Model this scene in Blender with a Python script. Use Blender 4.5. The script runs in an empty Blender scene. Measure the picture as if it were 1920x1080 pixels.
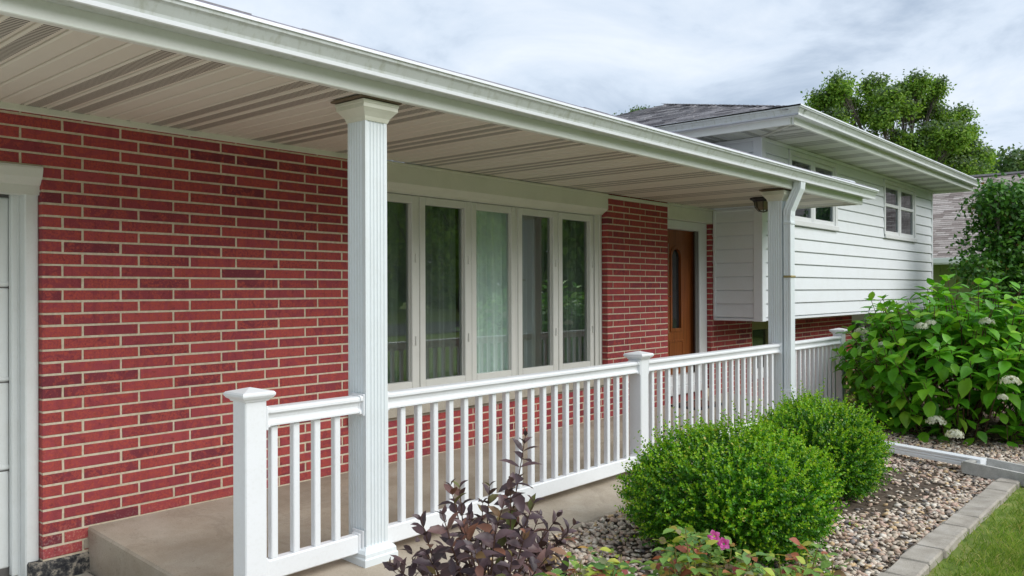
import bpy, math, random
import numpy as np
from mathutils import Matrix, Vector
rnd = random.Random(7)
rng = np.random.default_rng(7)
scene = bpy.context.scene
col = scene.collection

# ------------------------------------------------------------------ camera
F_PX, YAW, PITCH, ROLL = 1545.88, 0.8542, 0.0022, -0.0033
CAM = np.array([-1.6355, -4.6811, 1.4070])
_f = np.array([math.sin(YAW)*math.cos(PITCH), math.cos(YAW)*math.cos(PITCH), math.sin(PITCH)])
_r0 = np.array([math.cos(YAW), -math.sin(YAW), 0.0])
_u0 = np.cross(_r0, _f)
_r = _r0*math.cos(ROLL)+_u0*math.sin(ROLL)
_u = -_r0*math.sin(ROLL)+_u0*math.cos(ROLL)
cam_d = bpy.data.cameras.new("camera"); cam = bpy.data.objects.new("camera", cam_d); col.objects.link(cam)
cam_d.sensor_width = 36.0; cam_d.lens = F_PX/1920*36.0; cam_d.clip_start = 0.05; cam_d.clip_end = 1000
cam.matrix_world = Matrix(((_r[0], _u[0], -_f[0], CAM[0]), (_r[1], _u[1], -_f[1], CAM[1]), (_r[2], _u[2], -_f[2], CAM[2]), (0, 0, 0, 1)))
scene.camera = cam

# ------------------------------------------------------------------ light
SUN_EL, SUN_AZ = math.radians(46), math.radians(-152)      # direction the sun stands in (az from +y towards +x)
w = bpy.data.worlds.new("World"); scene.world = w; w.use_nodes = True
nt = w.node_tree; nt.nodes.clear()
def wn(t, **k):
    n = nt.nodes.new(t)
    for a, b in k.items(): setattr(n, a, b)
    return n
wout = wn("ShaderNodeOutputWorld"); wmix = wn("ShaderNodeMixShader")
bsky = wn("ShaderNodeBackground"); bcl = wn("ShaderNodeBackground")
sky = wn("ShaderNodeTexSky", sky_type='NISHITA', sun_disc=False, sun_elevation=SUN_EL, sun_rotation=SUN_AZ)
bsky.inputs[1].default_value = 0.05
nt.links.new(sky.outputs[0], bsky.inputs[0])
tc = wn("ShaderNodeTexCoord"); sep = wn("ShaderNodeSeparateXYZ"); nt.links.new(tc.outputs["Generated"], sep.inputs[0])
def wm(op, a, b=None):
    n = wn("ShaderNodeMath", operation=op)
    for i, v in enumerate((a, b)):
        if v is None: continue
        if isinstance(v, (int, float)): n.inputs[i].default_value = v
        else: nt.links.new(v, n.inputs[i])
    return n.outputs[0]
zz = wm('ADD', wm('MAXIMUM', sep.outputs[2], 0.0), 0.16)
comb = wn("ShaderNodeCombineXYZ")
nt.links.new(wm('DIVIDE', sep.outputs[0], zz), comb.inputs[0]); nt.links.new(wm('DIVIDE', sep.outputs[1], zz), comb.inputs[1])
nz = wn("ShaderNodeTexNoise"); nz.inputs["Scale"].default_value = 1.25; nz.inputs["Detail"].default_value = 9; nz.inputs["Roughness"].default_value = 0.57; nz.inputs["Distortion"].default_value = 0.5
nt.links.new(comb.outputs[0], nz.inputs["Vector"])
cr = wn("ShaderNodeValToRGB"); e = cr.color_ramp.elements
e[0].position = 0.36; e[0].color = (0.40, 0.49, 0.62, 1); e[1].position = 0.68; e[1].color = (0.84, 0.895, 0.965, 1)
m_ = e.new(0.5); m_.color = (0.65, 0.74, 0.86, 1)
nt.links.new(nz.outputs["Fac"], cr.inputs[0]); nt.links.new(cr.outputs[0], bcl.inputs[0]); bcl.inputs[1].default_value = 0.43
wmix.inputs[0].default_value = 0.94
nt.links.new(bsky.outputs[0], wmix.inputs[1]); nt.links.new(bcl.outputs[0], wmix.inputs[2]); nt.links.new(wmix.outputs[0], wout.inputs[0])
sd = bpy.data.lights.new("sun", 'SUN'); sun = bpy.data.objects.new("sun", sd); col.objects.link(sun)
sd.energy = 1.2; sd.angle = math.radians(50); sd.color = (1.0, 0.98, 0.94)
sv = Vector((math.sin(SUN_AZ)*math.cos(SUN_EL)*-1, math.cos(SUN_AZ)*math.cos(SUN_EL), math.sin(SUN_EL)))
sv = Vector((0.26, -0.74, 0.62)).normalized()
sky.sun_elevation = math.asin(sv.z); sky.sun_rotation = math.atan2(sv.x, sv.y)
sun.rotation_euler = sv.to_track_quat('Z', 'Y').to_euler(); sun.location = (0, -20, 20)
vs = scene.view_settings; vs.view_transform = 'Standard'; vs.look = 'None'; vs.exposure = 1.42; vs.gamma = 1.0; vs.use_curve_mapping = False
scene.cycles.max_bounces = 8; scene.cycles.transparent_max_bounces = 16; scene.cycles.diffuse_bounces = 6

# ------------------------------------------------------------------ helpers
def project(P):
    d = np.atleast_2d(P)-CAM; z = np.maximum(d@_f, 1e-3)
    return 960+F_PX*(d@_r)/z, 540-F_PX*(d@_u)/z, d@_f

def tag(o, label=None, cat=None, group=None, kind=None):
    if label: o["label"] = label
    if cat: o["category"] = cat
    if group: o["group"] = group
    if kind: o["kind"] = kind
    return o

def empty(name, loc=(0, 0, 0), rz=0, parent=None):
    o = bpy.data.objects.new(name, None); col.objects.link(o); o.empty_display_size = .1
    o.location = loc; o.rotation_euler[2] = rz
    if parent: o.parent = parent
    return o

class MB:
    """Collects vertices and faces of one mesh."""
    def __init__(s): s.v = []; s.f = []; s.m = []
    def add(s, v, f, m=0):
        b = len(s.v); s.v += [tuple(p) for p in v]; s.f += [tuple(i+b for i in q) for q in f]; s.m += [m]*len(f); return s
    def box(s, x0, x1, y0, y1, z0, z1, b=0.0, m=0):
        if x0 > x1: x0, x1 = x1, x0
        if y0 > y1: y0, y1 = y1, y0
        if z0 > z1: z0, z1 = z1, z0
        b = min(b, (x1-x0)*.45, (y1-y0)*.45, (z1-z0)*.45)
        if b <= 0:
            v = [(x, y, z) for x in (x0, x1) for y in (y0, y1) for z in (z0, z1)]
            return s.add(v, [(0, 1, 3, 2), (4, 6, 7, 5), (0, 4, 5, 1), (2, 3, 7, 6), (0, 2, 6, 4), (1, 5, 7, 3)], m)
        v = []; idx = {}
        for i in (0, 1):
            for j in (0, 1):
                for k in (0, 1):
                    X = (x0, x1)[i]; Y = (y0, y1)[j]; Z = (z0, z1)[k]
                    dx = b*(1-2*i); dy = b*(1-2*j); dz = b*(1-2*k)
                    for a, p in (('x', (X, Y+dy, Z+dz)), ('y', (X+dx, Y, Z+dz)), ('z', (X+dx, Y+dy, Z))):
                        idx[(i, j, k, a)] = len(v); v.append(p)
        f = []
        for i in (0, 1):
            q = [idx[(i, 0, 0, 'x')], idx[(i, 1, 0, 'x')], idx[(i, 1, 1, 'x')], idx[(i, 0, 1, 'x')]]; f.append(q if i else q[::-1])
            q = [idx[(0, i, 0, 'y')], idx[(1, i, 0, 'y')], idx[(1, i, 1, 'y')], idx[(0, i, 1, 'y')]]; f.append(q[::-1] if i else q)
            q = [idx[(0, 0, i, 'z')], idx[(1, 0, i, 'z')], idx[(1, 1, i, 'z')], idx[(0, 1, i, 'z')]]; f.append(q if i else q[::-1])
        for i in (0, 1):
            for j in (0, 1):
                q = [idx[(i, j, 0, 'x')], idx[(i, j, 0, 'y')], idx[(i, j, 1, 'y')], idx[(i, j, 1, 'x')]]; f.append(q if (i ^ j) else q[::-1])
                q = [idx[(i, 0, j, 'x')], idx[(i, 0, j, 'z')], idx[(i, 1, j, 'z')], idx[(i, 1, j, 'x')]]; f.append(q[::-1] if (i ^ j) else q)
                q = [idx[(0, i, j, 'y')], idx[(0, i, j, 'z')], idx[(1, i, j, 'z')], idx[(1, i, j, 'y')]]; f.append(q if (i ^ j) else q[::-1])
                for k in (0, 1):
                    q = [idx[(i, j, k, 'x')], idx[(i, j, k, 'y')], idx[(i, j, k, 'z')]]; f.append(q if (i ^ j ^ k) else q[::-1])
        return s.add(v, f, m)
    def prism(s, prof, axis, a, b, m=0, close=True):
        """prof: 2D points; axis 'x': (y,z); 'y': (x,z); 'z': (x,y)."""
        def P(t, p): return (t, p[0], p[1]) if axis == 'x' else ((p[0], t, p[1]) if axis == 'y' else (p[0], p[1], t))
        n = len(prof); v = [P(a, p) for p in prof]+[P(b, p) for p in prof]
        f = [(i, (i+1) % n, n+(i+1) % n, n+i) for i in range(n if close else n-1)]
        if close: f += [tuple(range(n))[::-1], tuple(range(n, 2*n))]
        return s.add(v, f, m)
    def tube(s, pts, rads, n=7, m=0):
        pts = [Vector(p) for p in pts]; v = []; f = []
        if isinstance(rads, (int, float)): rads = [rads]*len(pts)
        for i, p in enumerate(pts):
            t = (pts[min(i+1, len(pts)-1)]-pts[max(i-1, 0)]).normalized()
            a = t.orthogonal().normalized(); b = t.cross(a)
            for k in range(n):
                an = 2*math.pi*k/n; v.append(p+(a*math.cos(an)+b*math.sin(an))*rads[i])
        for i in range(len(pts)-1):
            for k in range(n): f.append((i*n+k, i*n+(k+1) % n, (i+1)*n+(k+1) % n, (i+1)*n+k))
        f.append(tuple(range(n))[::-1]); f.append(tuple(range((len(pts)-1)*n, len(pts)*n)))
        return s.add(v, f, m)
    def mesh(s, name, mats):
        me = bpy.data.meshes.new(name); me.from_pydata(s.v, [], s.f)
        for mt in (mats if isinstance(mats, (list, tuple)) else [mats]): me.materials.append(mt)
        if isinstance(mats, (list, tuple)) and len(mats) > 1: me.polygons.foreach_set("material_index", s.m)
        me.update(); fix_normals(me); return me
    def build(s, name, mats, parent=None, smooth=False):
        return put(name, s.mesh(name, mats), parent, smooth)

import bmesh
def fix_normals(me):
    bm = bmesh.new(); bm.from_mesh(me); bmesh.ops.recalc_face_normals(bm, faces=bm.faces); bm.to_mesh(me); bm.free()

def put(name, me, parent=None, smooth=False):
    o = bpy.data.objects.new(name, me); col.objects.link(o)
    if parent: o.parent = parent
    if smooth: me.polygons.foreach_set("use_smooth", [True]*len(me.polygons))
    return o

def np_mesh(name, V, F, mats, mi=None, smooth=False):
    """V n,3; F: m,k face array."""
    me = bpy.data.meshes.new(name); V = np.asarray(V, np.float32); F = np.asarray(F, np.int32)
    me.vertices.add(len(V)); me.vertices.foreach_set("co", V.ravel())
    k = F.shape[1]; me.loops.add(F.size); me.polygons.add(len(F))
    me.loops.foreach_set("vertex_index", F.ravel())
    me.polygons.foreach_set("loop_start", np.arange(0, F.size, k, dtype=np.int32))
    try: me.polygons.foreach_set("loop_total", np.full(len(F), k, dtype=np.int32))
    except Exception: pass
    for mt in (mats if isinstance(mats, (list, tuple)) else [mats]): me.materials.append(mt)
    if mi is not None: me.polygons.foreach_set("material_index", np.asarray(mi, np.int32))
    if smooth: me.polygons.foreach_set("use_smooth", np.ones(len(F), dtype=bool))
    me.update(calc_edges=True); me.validate(); return me

def unit(a): return a/np.maximum(np.linalg.norm(a, axis=-1, keepdims=True), 1e-9)

LEAF8 = (np.array([(0, 0, 0), (.3, .42, .07), (.68, .40, .05), (1, 0, -.12), (.68, -.40, .05), (.3, -.42, .07), (.3, 0, 0), (.68, 0, -.03)]),
         np.array([(0, 6, 1), (6, 2, 1), (6, 7, 2), (7, 3, 2), (0, 5, 6), (6, 5, 4), (6, 4, 7), (7, 4, 3)]))
LEAF4 = (np.array([(0, 0, 0), (.5, .5, .06), (1, 0, -.03), (.5, -.5, .06)]), np.array([(0, 2, 1), (0, 3, 2)]))
LEAF6 = (np.array([(0, 0, 0), (.35, .48, .08), (.8, .30, .02), (1.0, 0, -.06), (.8, -.30, .02), (.35, -.48, .08)]), np.array([(0, 3, 2), (0, 2, 1), (0, 4, 3), (0, 5, 4)]))
def leaves(pos, axis, nrm, L, W, tmpl):
    """Leaf blades at pos along axis, facing nrm. Returns V,F."""
    T, Fc = tmpl; n = len(pos); a = unit(axis); s = unit(np.cross(nrm, a)); u = np.cross(a, s)
    L = np.broadcast_to(L, (n,))[:, None, None]; W = np.broadcast_to(W, (n,))[:, None, None]
    V = pos[:, None, :]+T[None, :, 0, None]*L*a[:, None, :]+T[None, :, 1, None]*W*s[:, None, :]+T[None, :, 2, None]*L*u[:, None, :]
    F = Fc[None]+(np.arange(n)*len(T))[:, None, None]
    return V.reshape(-1, 3), F.reshape(-1, 3)

# ------------------------------------------------------------------ materials
def srgb(r, g, b):
    f = lambda c: (c/255/12.92) if c/255 <= .04045 else ((c/255+.055)/1.055)**2.4
    return (f(r), f(g), f(b), 1)
class NT:
    def __init__(s, name):
        s.mat = bpy.data.materials.new(name); s.mat.use_nodes = True; s.t = s.mat.node_tree
        s.b = s.t.nodes["Principled BSDF"]; s.out = s.t.nodes["Material Output"]
    def n(s, t, **k):
        x = s.t.nodes.new(t)
        for a, b in k.items():
            if a.startswith("i_"):
                key = a[2:].replace("_", " "); x.inputs[int(key) if key.isdigit() else key].default_value = b
            else: setattr(x, a, b)
        return x
    def l(s, a, b): s.t.links.new(a, b); return s
    def math(s, op, a, b=None, c=None):
        x = s.n("ShaderNodeMath", operation=op)
        for i, v in enumerate((a, b, c)):
            if v is None: continue
            if isinstance(v, (int, float)): x.inputs[i].default_value = v
            else: s.l(v, x.inputs[i])
        return x.outputs[0]
    def noise(s, scale, detail=4, rough=.55, vec=None, dist=0):
        x = s.n("ShaderNodeTexNoise"); x.inputs["Scale"].default_value = scale; x.inputs["Detail"].default_value = detail; x.inputs["Roughness"].default_value = rough; x.inputs["Distortion"].default_value = dist
        s.l(vec if vec is not None else s.pos(), x.inputs["Vector"]); return x.outputs["Fac"]
    def pos(s):
        if not hasattr(s, "_g"): s._g = s.n("ShaderNodeNewGeometry")
        return s._g.outputs["Position"]
    def island(s): s.pos(); return s._g.outputs["Random Per Island"]
    def objrand(s): return s.n("ShaderNodeObjectInfo").outputs["Random"]
    def rand(s): return s.math('FRACT', s.math('ADD', s.math('MULTIPLY', s.island(), 7.13), s.math('MULTIPLY', s.objrand(), 3.71)))
    def scaled(s, v):
        x = s.n("ShaderNodeVectorMath", operation='MULTIPLY'); s.l(s.pos(), x.inputs[0]); x.inputs[1].default_value = v; return x.outputs[0]
    def ramp(s, fac, stops, interp='LINEAR'):
        x = s.n("ShaderNodeValToRGB"); r = x.color_ramp; r.interpolation = interp
        while len(r.elements) < len(stops): r.elements.new(.5)
        for el, (p, c) in zip(r.elements, stops): el.position = p; el.color = c if len(c) == 4 else (*c, 1)
        s.l(fac, x.inputs[0]); return x.outputs[0]
    def mix(s, fac, a, b, blend='MIX'):
        x = s.n("ShaderNodeMix", data_type='RGBA', blend_type=blend)
        for k, v in ((0, fac), (6, a), (7, b)):
            if isinstance(v, (int, float)): x.inputs[k].default_value = v
            elif isinstance(v, tuple): x.inputs[k].default_value = v if len(v) == 4 else (*v, 1)
            else: s.l(v, x.inputs[k])
        return x.outputs[2]
    def color(s, c):
        if isinstance(c, tuple): s.b.inputs["Base Color"].default_value = c if len(c) == 4 else (*c, 1)
        else: s.l(c, s.b.inputs["Base Color"])
        return s
    def rough(s, r, spec=None):
        if isinstance(r, (int, float)): s.b.inputs["Roughness"].default_value = r
        else: s.l(r, s.b.inputs["Roughness"])
        if spec is not None: s.b.inputs["Specular IOR Level"].default_value = spec
        return s
    def bump(s, h, strength=.3, dist=.01):
        x = s.n("ShaderNodeBump"); x.inputs["Strength"].default_value = strength; x.inputs["Distance"].default_value = dist
        s.l(h, x.inputs["Height"]); s.l(x.outputs[0], s.b.inputs["Normal"]); return s

def white_paint(name, c, rough=.4, dirt=.25, dirtcol=(.40, .38, .30), streak=False):
    m = NT(name)
    n1 = m.noise(6, 5); n2 = m.noise(70, 3)
    d = m.ramp(n1, [(.45, (0, 0, 0)), (.75, (1, 1, 1))])
    col_ = m.mix(m.math('MULTIPLY', d, dirt), c, dirtcol)
    col_ = m.mix(m.math('MULTIPLY', m.ramp(n2, [(.5, (0, 0, 0)), (.8, (1, 1, 1))]), .10), col_, dirtcol)
    if streak:
        st = m.noise(1, 6, .65, m.scaled((22, 22, 1.2)))
        col_ = m.mix(m.math('MULTIPLY', m.ramp(st, [(.50, (0, 0, 0)), (.72, (1, 1, 1))]), .55), col_, (.30, .31, .22))
    m.color(col_).rough(rough); m.bump(n2, .08, .002); return m.mat

M = {}
M['vinyl'] = white_paint('white_vinyl', (.80, .82, .84), .35, .06)
M['column'] = white_paint('white_column_paint', (.72, .77, .79), .4, .10)
M['trim'] = white_paint('cream_trim_paint', (.70, .70, .61), .5, .15)
M['capital'] = white_paint('cream_capital_paint', (.68, .68, .58), .5, .30)
M['fascia'] = white_paint('white_aluminium_fascia', (.74, .76, .72), .42, .12)
M['gutter'] = white_paint('weathered_white_gutter', (.58, .61, .60), .38, .18, (.34, .36, .28), True)
M['gutterlip'] = white_paint('white_gutter_lip', (.82, .84, .88), .3, .04)
M['siding'] = white_paint('white_siding', (.78, .81, .84), .45, .07)
M['winframe'] = white_paint('pale_window_frame', (.68, .68, .64), .45, .12)
M['farframe'] = white_paint('white_far_window_frame', (.74, .75, .76), .45, .10)
M['garage'] = white_paint('white_garage_paint', (.72, .75, .75), .45, .14)
M['olive'] = white_paint('olive_frame', (.27, .28, .10), .6, .2)

def brick_mat():
    m = NT('red_brick'); r = m.rand(); off = m.n("ShaderNodeVectorMath", operation='ADD')
    m.l(m.pos(), off.inputs[0]); cmb = m.n("ShaderNodeCombineXYZ"); m.l(m.math('MULTIPLY', r, 37.0), cmb.inputs[0]); m.l(m.math('MULTIPLY', r, 11.0), cmb.inputs[2]); m.l(cmb.outputs[0], off.inputs[1])
    v = off.outputs[0]
    base = m.ramp(r, [(0, (.175, .036, .050)), (.15, (.25, .047, .060)), (.75, (.32, .058, .070)), (1, (.36, .068, .076))])
    big = m.noise(13, 6, .66, v, 1.0); fine = m.noise(80, 6, .7, v)
    sepv = m.n("ShaderNodeSeparateXYZ"); m.l(m.pos(), sepv.inputs[0])
    amt = m.math('MULTIPLY_ADD', m.math('FRACT', m.math('MULTIPLY', r, 5.3)), .16, m.math('MULTIPLY', big, 1.0))
    blot = m.ramp(amt, [(.51, (0, 0, 0)), (.60, (1, 1, 1))])
    blot = m.math('MULTIPLY', blot, m.ramp(fine, [(.42, (.05, .05, .05)), (.55, (1, 1, 1))]))
    c = m.mix(m.math('MULTIPLY', blot, .75), base, (.46, .086, .058))
    # kiln flash bands across the brick
    band = m.noise(1, 2, .5, m.scaled((24, 24, .8))); c = m.mix(m.math('MULTIPLY', m.ramp(band, [(.56, (0, 0, 0)), (.60, (1, 1, 1))]), .16), c, (.12, .024, .030))
    spots = m.ramp(m.noise(210, 2, .5, v), [(.64, (0, 0, 0)), (.70, (1, 1, 1))]); c = m.mix(m.math('MULTIPLY', spots, .6), c, (.56, .15, .10))
    dark = m.ramp(m.noise(30, 5, .7, v, .8), [(.56, (0, 0, 0)), (.66, (1, 1, 1))]); c = m.mix(m.math('MULTIPLY', dark, .4), c, (.10, .022, .030))
    # lime bloom just above the slab
    low = m.ramp(m.math('ADD', sepv.outputs[2], m.math('MULTIPLY', m.noise(14, 5), .18)), [(.20, (1, 1, 1)), (.27, (0, 0, 0))])
    c = m.mix(m.math('MULTIPLY', m.math('MULTIPLY', low, m.ramp(fine, [(.5, (0, 0, 0)), (.7, (1, 1, 1))])), .5), c, (.55, .42, .38))
    m.color(c).rough(.85, .25).bump(m.math('ADD', fine, m.math('MULTIPLY', big, .6)), .35, .003); return m.mat
M['brick'] = brick_mat()
def mortar_mat():
    m = NT('tan_mortar'); n = m.noise(40, 6, .65); g = m.noise(260, 3)
    c = m.ramp(n, [(.3, (.52, .44, .31)), (.55, (.65, .57, .44)), (.8, (.74, .67, .55))])
    m.color(c).rough(.95, .1).bump(m.math('ADD', n, g), .5, .004); return m.mat
M['mortar'] = mortar_mat()
def concrete_mat(name, a, b, c3, stain=.4, sc=3.0, bump=.25):
    m = NT(name); n = m.noise(sc, 7, .6); n2 = m.noise(sc*.35, 3, .5, None, .8); g = m.noise(160, 4, .7)
    c = m.ramp(n, [(.32, a), (.5, b), (.7, c3)])
    c = m.mix(m.math('MULTIPLY', m.ramp(n2, [(.45, (0, 0, 0)), (.65, (1, 1, 1))]), stain), c, tuple(x*.62 for x in a[:3]))
    c = m.mix(.2, c, m.ramp(g, [(.3, (.1, .1, .1)), (.7, (.8, .8, .8))]), 'OVERLAY')
    pit = m.noise(55, 2, .5); c = m.mix(m.math('MULTIPLY', m.ramp(pit, [(.66, (0, 0, 0)), (.74, (1, 1, 1))]), .35), c, tuple(x*.45 for x in a[:3]))
    stn = m.noise(2.2, 6, .7, None, 1.5); c = m.mix(m.math('MULTIPLY', m.ramp(stn, [(.56, (0, 0, 0)), (.60, (1, 1, 1)), (.64, (.2, .2, .2))]), .22), c, tuple(x*.5 for x in a[:3]))
    m.color(c).rough(.9, .2).bump(m.math('ADD', g, m.math('MULTIPLY', n, .8)), bump, .004); return m.mat
M['slab'] = concrete_mat('porch_concrete', (.36, .305, .235), (.43, .37, .295), (.50, .45, .375), .35)
M['drive'] = concrete_mat('driveway_concrete', (.42, .385, .32), (.50, .465, .40), (.57, .54, .48), .2)
M['edging'] = concrete_mat('grey_edging_concrete', (.33, .295, .25), (.42, .38, .325), (.50, .46, .41), .3, 7, .6)
M['splash'] = concrete_mat('pale_splash_concrete', (.36, .35, .32), (.46, .45, .42), (.55, .54, .51), .2, 8, .4)
def foundation_mat():
    m = NT('tarred_foundation'); n = m.noise(26, 6, .7)
    m.color(m.ramp(n, [(.40, (.012, .013, .018)), (.5, (.06, .06, .06)), (.62, (.36, .32, .26))])).rough(.85).bump(n, .6, .006); return m.mat
M['found'] = foundation_mat()

def soffit_mat(name, c, vented, x0=0.0, axis=0, dark=(.035, .028, .022)):
    m = NT(name); n = m.noise(5, 4); colr = m.mix(m.math('MULTIPLY', n, .25), c, tuple(v*.75 for v in c[:3]))
    if vented:
        s = m.n("ShaderNodeSeparateXYZ"); m.l(m.pos(), s.inputs[0])
        across, along = s.outputs[axis], s.outputs[1-axis]
        a = m.math('FRACT', m.math('DIVIDE', m.math('SUBTRACT', across, x0), .1075))
        inb = m.math('MULTIPLY', m.math('GREATER_THAN', a, .24), m.math('LESS_THAN', a, .84))
        b = m.math('GREATER_THAN', m.math('FRACT', m.math('DIVIDE', along, .0205)), .46)
        colr = m.mix(m.math('MULTIPLY', m.math('MULTIPLY', inb, b), .95), colr, dark)
    m.color(colr).rough(.5, .3); return m.mat
SOF = (.72, .67, .59)
M['soffit'] = soffit_mat('beige_soffit', SOF, False)
M['soffitv'] = soffit_mat('perforated_beige_soffit', SOF, True, -.108)
M['fsoffit'] = soffit_mat('white_far_soffit', (.66, .68, .62), False)
M['fsoffitv'] = soffit_mat('perforated_white_far_soffit', (.66, .68, .62), True, 6.93, 0, (.10, .10, .08))
M['fsoffitw'] = soffit_mat('perforated_white_side_soffit', (.66, .68, .62), True, -1.18, 1, (.10, .10, .08))

def shingle_mat(name, cols):
    m = NT(name); r = m.island(); n = m.noise(30, 4, .7); g = m.noise(300, 2)
    c = m.ramp(r, [(i/(len(cols)-1), k) for i, k in enumerate(cols)])
    c = m.mix(.5, c, m.ramp(n, [(.3, (.25, .25, .25)), (.7, (.75, .75, .75))]), 'OVERLAY')
    m.color(c).rough(.95, .1).bump(g, .5, .004); return m.mat
M['shingle'] = shingle_mat('grey_shingles', [(.17, .16, .17), (.26, .245, .255), (.34, .325, .335), (.43, .41, .42)])
M['shingle2'] = shingle_mat('tan_shingles', [(.20, .165, .15), (.28, .24, .22), (.35, .31, .285), (.43, .385, .36)])

def leaf_mat(name, stops, trans=.35, rough=.45, spec=.35, ns=3.0, back=None):
    m = NT(name); r = m.rand()
    c = m.ramp(r, stops)
    c = m.mix(.35, c, m.ramp(m.noise(ns, 3), [(.3, (.22, .22, .22)), (.7, (.78, .78, .78))]), 'OVERLAY')
    m.color(c).rough(rough, spec)
    tr = m.n("ShaderNodeBsdfTranslucent"); m.l(m.mix(1.0, c, (1.0, 1.0, .55, 1), 'MULTIPLY'), tr.inputs[0])
    mx = m.n("ShaderNodeMixShader"); mx.inputs[0].default_value = trans
    m.l(m.b.outputs[0], mx.inputs[1]); m.l(tr.outputs[0], mx.inputs[2]); m.l(mx.outputs[0], m.out.inputs[0]); return m.mat
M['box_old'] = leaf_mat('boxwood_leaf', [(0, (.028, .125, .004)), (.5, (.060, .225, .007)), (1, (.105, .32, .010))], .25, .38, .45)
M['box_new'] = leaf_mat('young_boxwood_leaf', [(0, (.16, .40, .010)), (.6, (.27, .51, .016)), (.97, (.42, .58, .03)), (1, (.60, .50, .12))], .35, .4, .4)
M['hyd'] = leaf_mat('hydrangea_leaf', [(0, (.07, .26, .014)), (.5, (.14, .42, .020)), (.85, (.23, .53, .03)), (1, (.36, .60, .05))], .38, .42, .4, 9)
M['petal'] = leaf_mat('white_petal', [(0, (.62, .64, .50)), (1, (.82, .82, .74))], .3, .6, .2)
M['weigela'] = leaf_mat('purple_leaf', [(0, (.055, .036, .044)), (.5, (.105, .066, .076)), (.82, (.155, .092, .095)), (.94, (.26, .11, .065)), (1, (.14, .17, .045))], .2, .42, .45, 14)
M['rose_leaf'] = leaf_mat('rose_leaf', [(0, (.11, .24, .07)), (.45, (.24, .40, .08)), (.62, (.45, .54, .08)), (.76, (.50, .20, .08)), (.88, (.34, .08, .08)), (1, (.26, .38, .18))], .3, .5, .3, 20)
M['rose_petal'] = leaf_mat('pink_petal', [(0, (.62, .06, .40)), (1, (.85, .25, .62))], .35, .55, .2)
M['hosta'] = leaf_mat('variegated_hosta_leaf', [(0, (.20, .26, .05)), (.5, (.48, .46, .12)), (1, (.66, .60, .25))], .3, .5, .3, 30)
M['tree_leaf'] = leaf_mat('maple_leaf', [(0, (.10, .21, .028)), (.5, (.19, .35, .045)), (1, (.32, .46, .075))], .35, .55, .25, .6)
M['tree_halo'] = leaf_mat('halo_grey_leaf', [(0, (.10, .17, .08)), (.5, (.16, .24, .12)), (1, (.24, .31, .18))], .4, .6, .2, .6)  # greyish light halo along the crown tops, painted in as leaf colour
M['shrub_leaf'] = leaf_mat('viburnum_leaf', [(0, (.03, .11, .014)), (.5, (.07, .21, .022)), (.96, (.14, .32, .04)), (1, (.26, .14, .06))], .3, .4, .45, 2.5)
M['far_leaf'] = leaf_mat('far_leaf', [(0, (.05, .11, .03)), (1, (.12, .20, .06))], .35, .6, .2, .5)
M['grass'] = leaf_mat('grass_blade', [(0, (.12, .22, .03)), (.5, (.23, .36, .05)), (.85, (.36, .44, .09)), (1, (.58, .50, .22))], .3, .6, .2, 2.0)

def simple(name, c, rough=.6, metallic=0, spec=.5):
    m = NT(name); m.color(m.mix(.25, c if len(c) == 4 else (*c, 1), m.ramp(m.noise(35, 4), [(.3, (.25, .25, .25)), (.7, (.75, .75, .75))]), 'OVERLAY')).rough(rough, spec); m.b.inputs["Metallic"].default_value = metallic; return m.mat
M['bark'] = simple('grey_bark', (.11, .09, .075), .9)
M['twig'] = simple('brown_twig', (.10, .05, .03), .8)
M['rtwig'] = simple('green_rose_stem', (.22, .20, .05), .7)
M['black'] = simple('black_metal', (.012, .012, .013), .45)
M['lampglass'] = simple('smoky_lamp_glass', (.20, .17, .11), .15)
M['strap'] = simple('rusty_strap', (.30, .24, .10), .7)
M['darkroom'] = simple('dark_interior', (.05, .05, .05), .9)
M['matrubber'] = simple('black_rubber_mat', (.015, .016, .022), .8)
M['matcentre'] = simple('brown_mat_pile', (.16, .075, .06), .95)
M['jambgrey'] = simple('grey_storm_frame', (.12, .115, .11), .5)
M['greyflash'] = simple('grey_metal', (.50, .53, .56), .4)
M['asphalt'] = simple('asphalt', (.055, .055, .056), .9)
M['board'] = simple('green_board_siding', (.16, .21, .06), .8)
M['tanwall'] = simple('tan_wall', (.34, .27, .20), .8)
M['screen'] = None

def door_wood():
    m = NT('orange_oak_door'); g = m.noise(1, 5, .6, m.scaled((60, 60, 2.0)), 1.0)
    m.color(m.ramp(g, [(.3, (.13, .036, .009)), (.5, (.22, .062, .014)), (.75, (.30, .095, .023))])).rough(.4, .4).bump(g, .1, .002); return m.mat
M['wood'] = door_wood()

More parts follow.
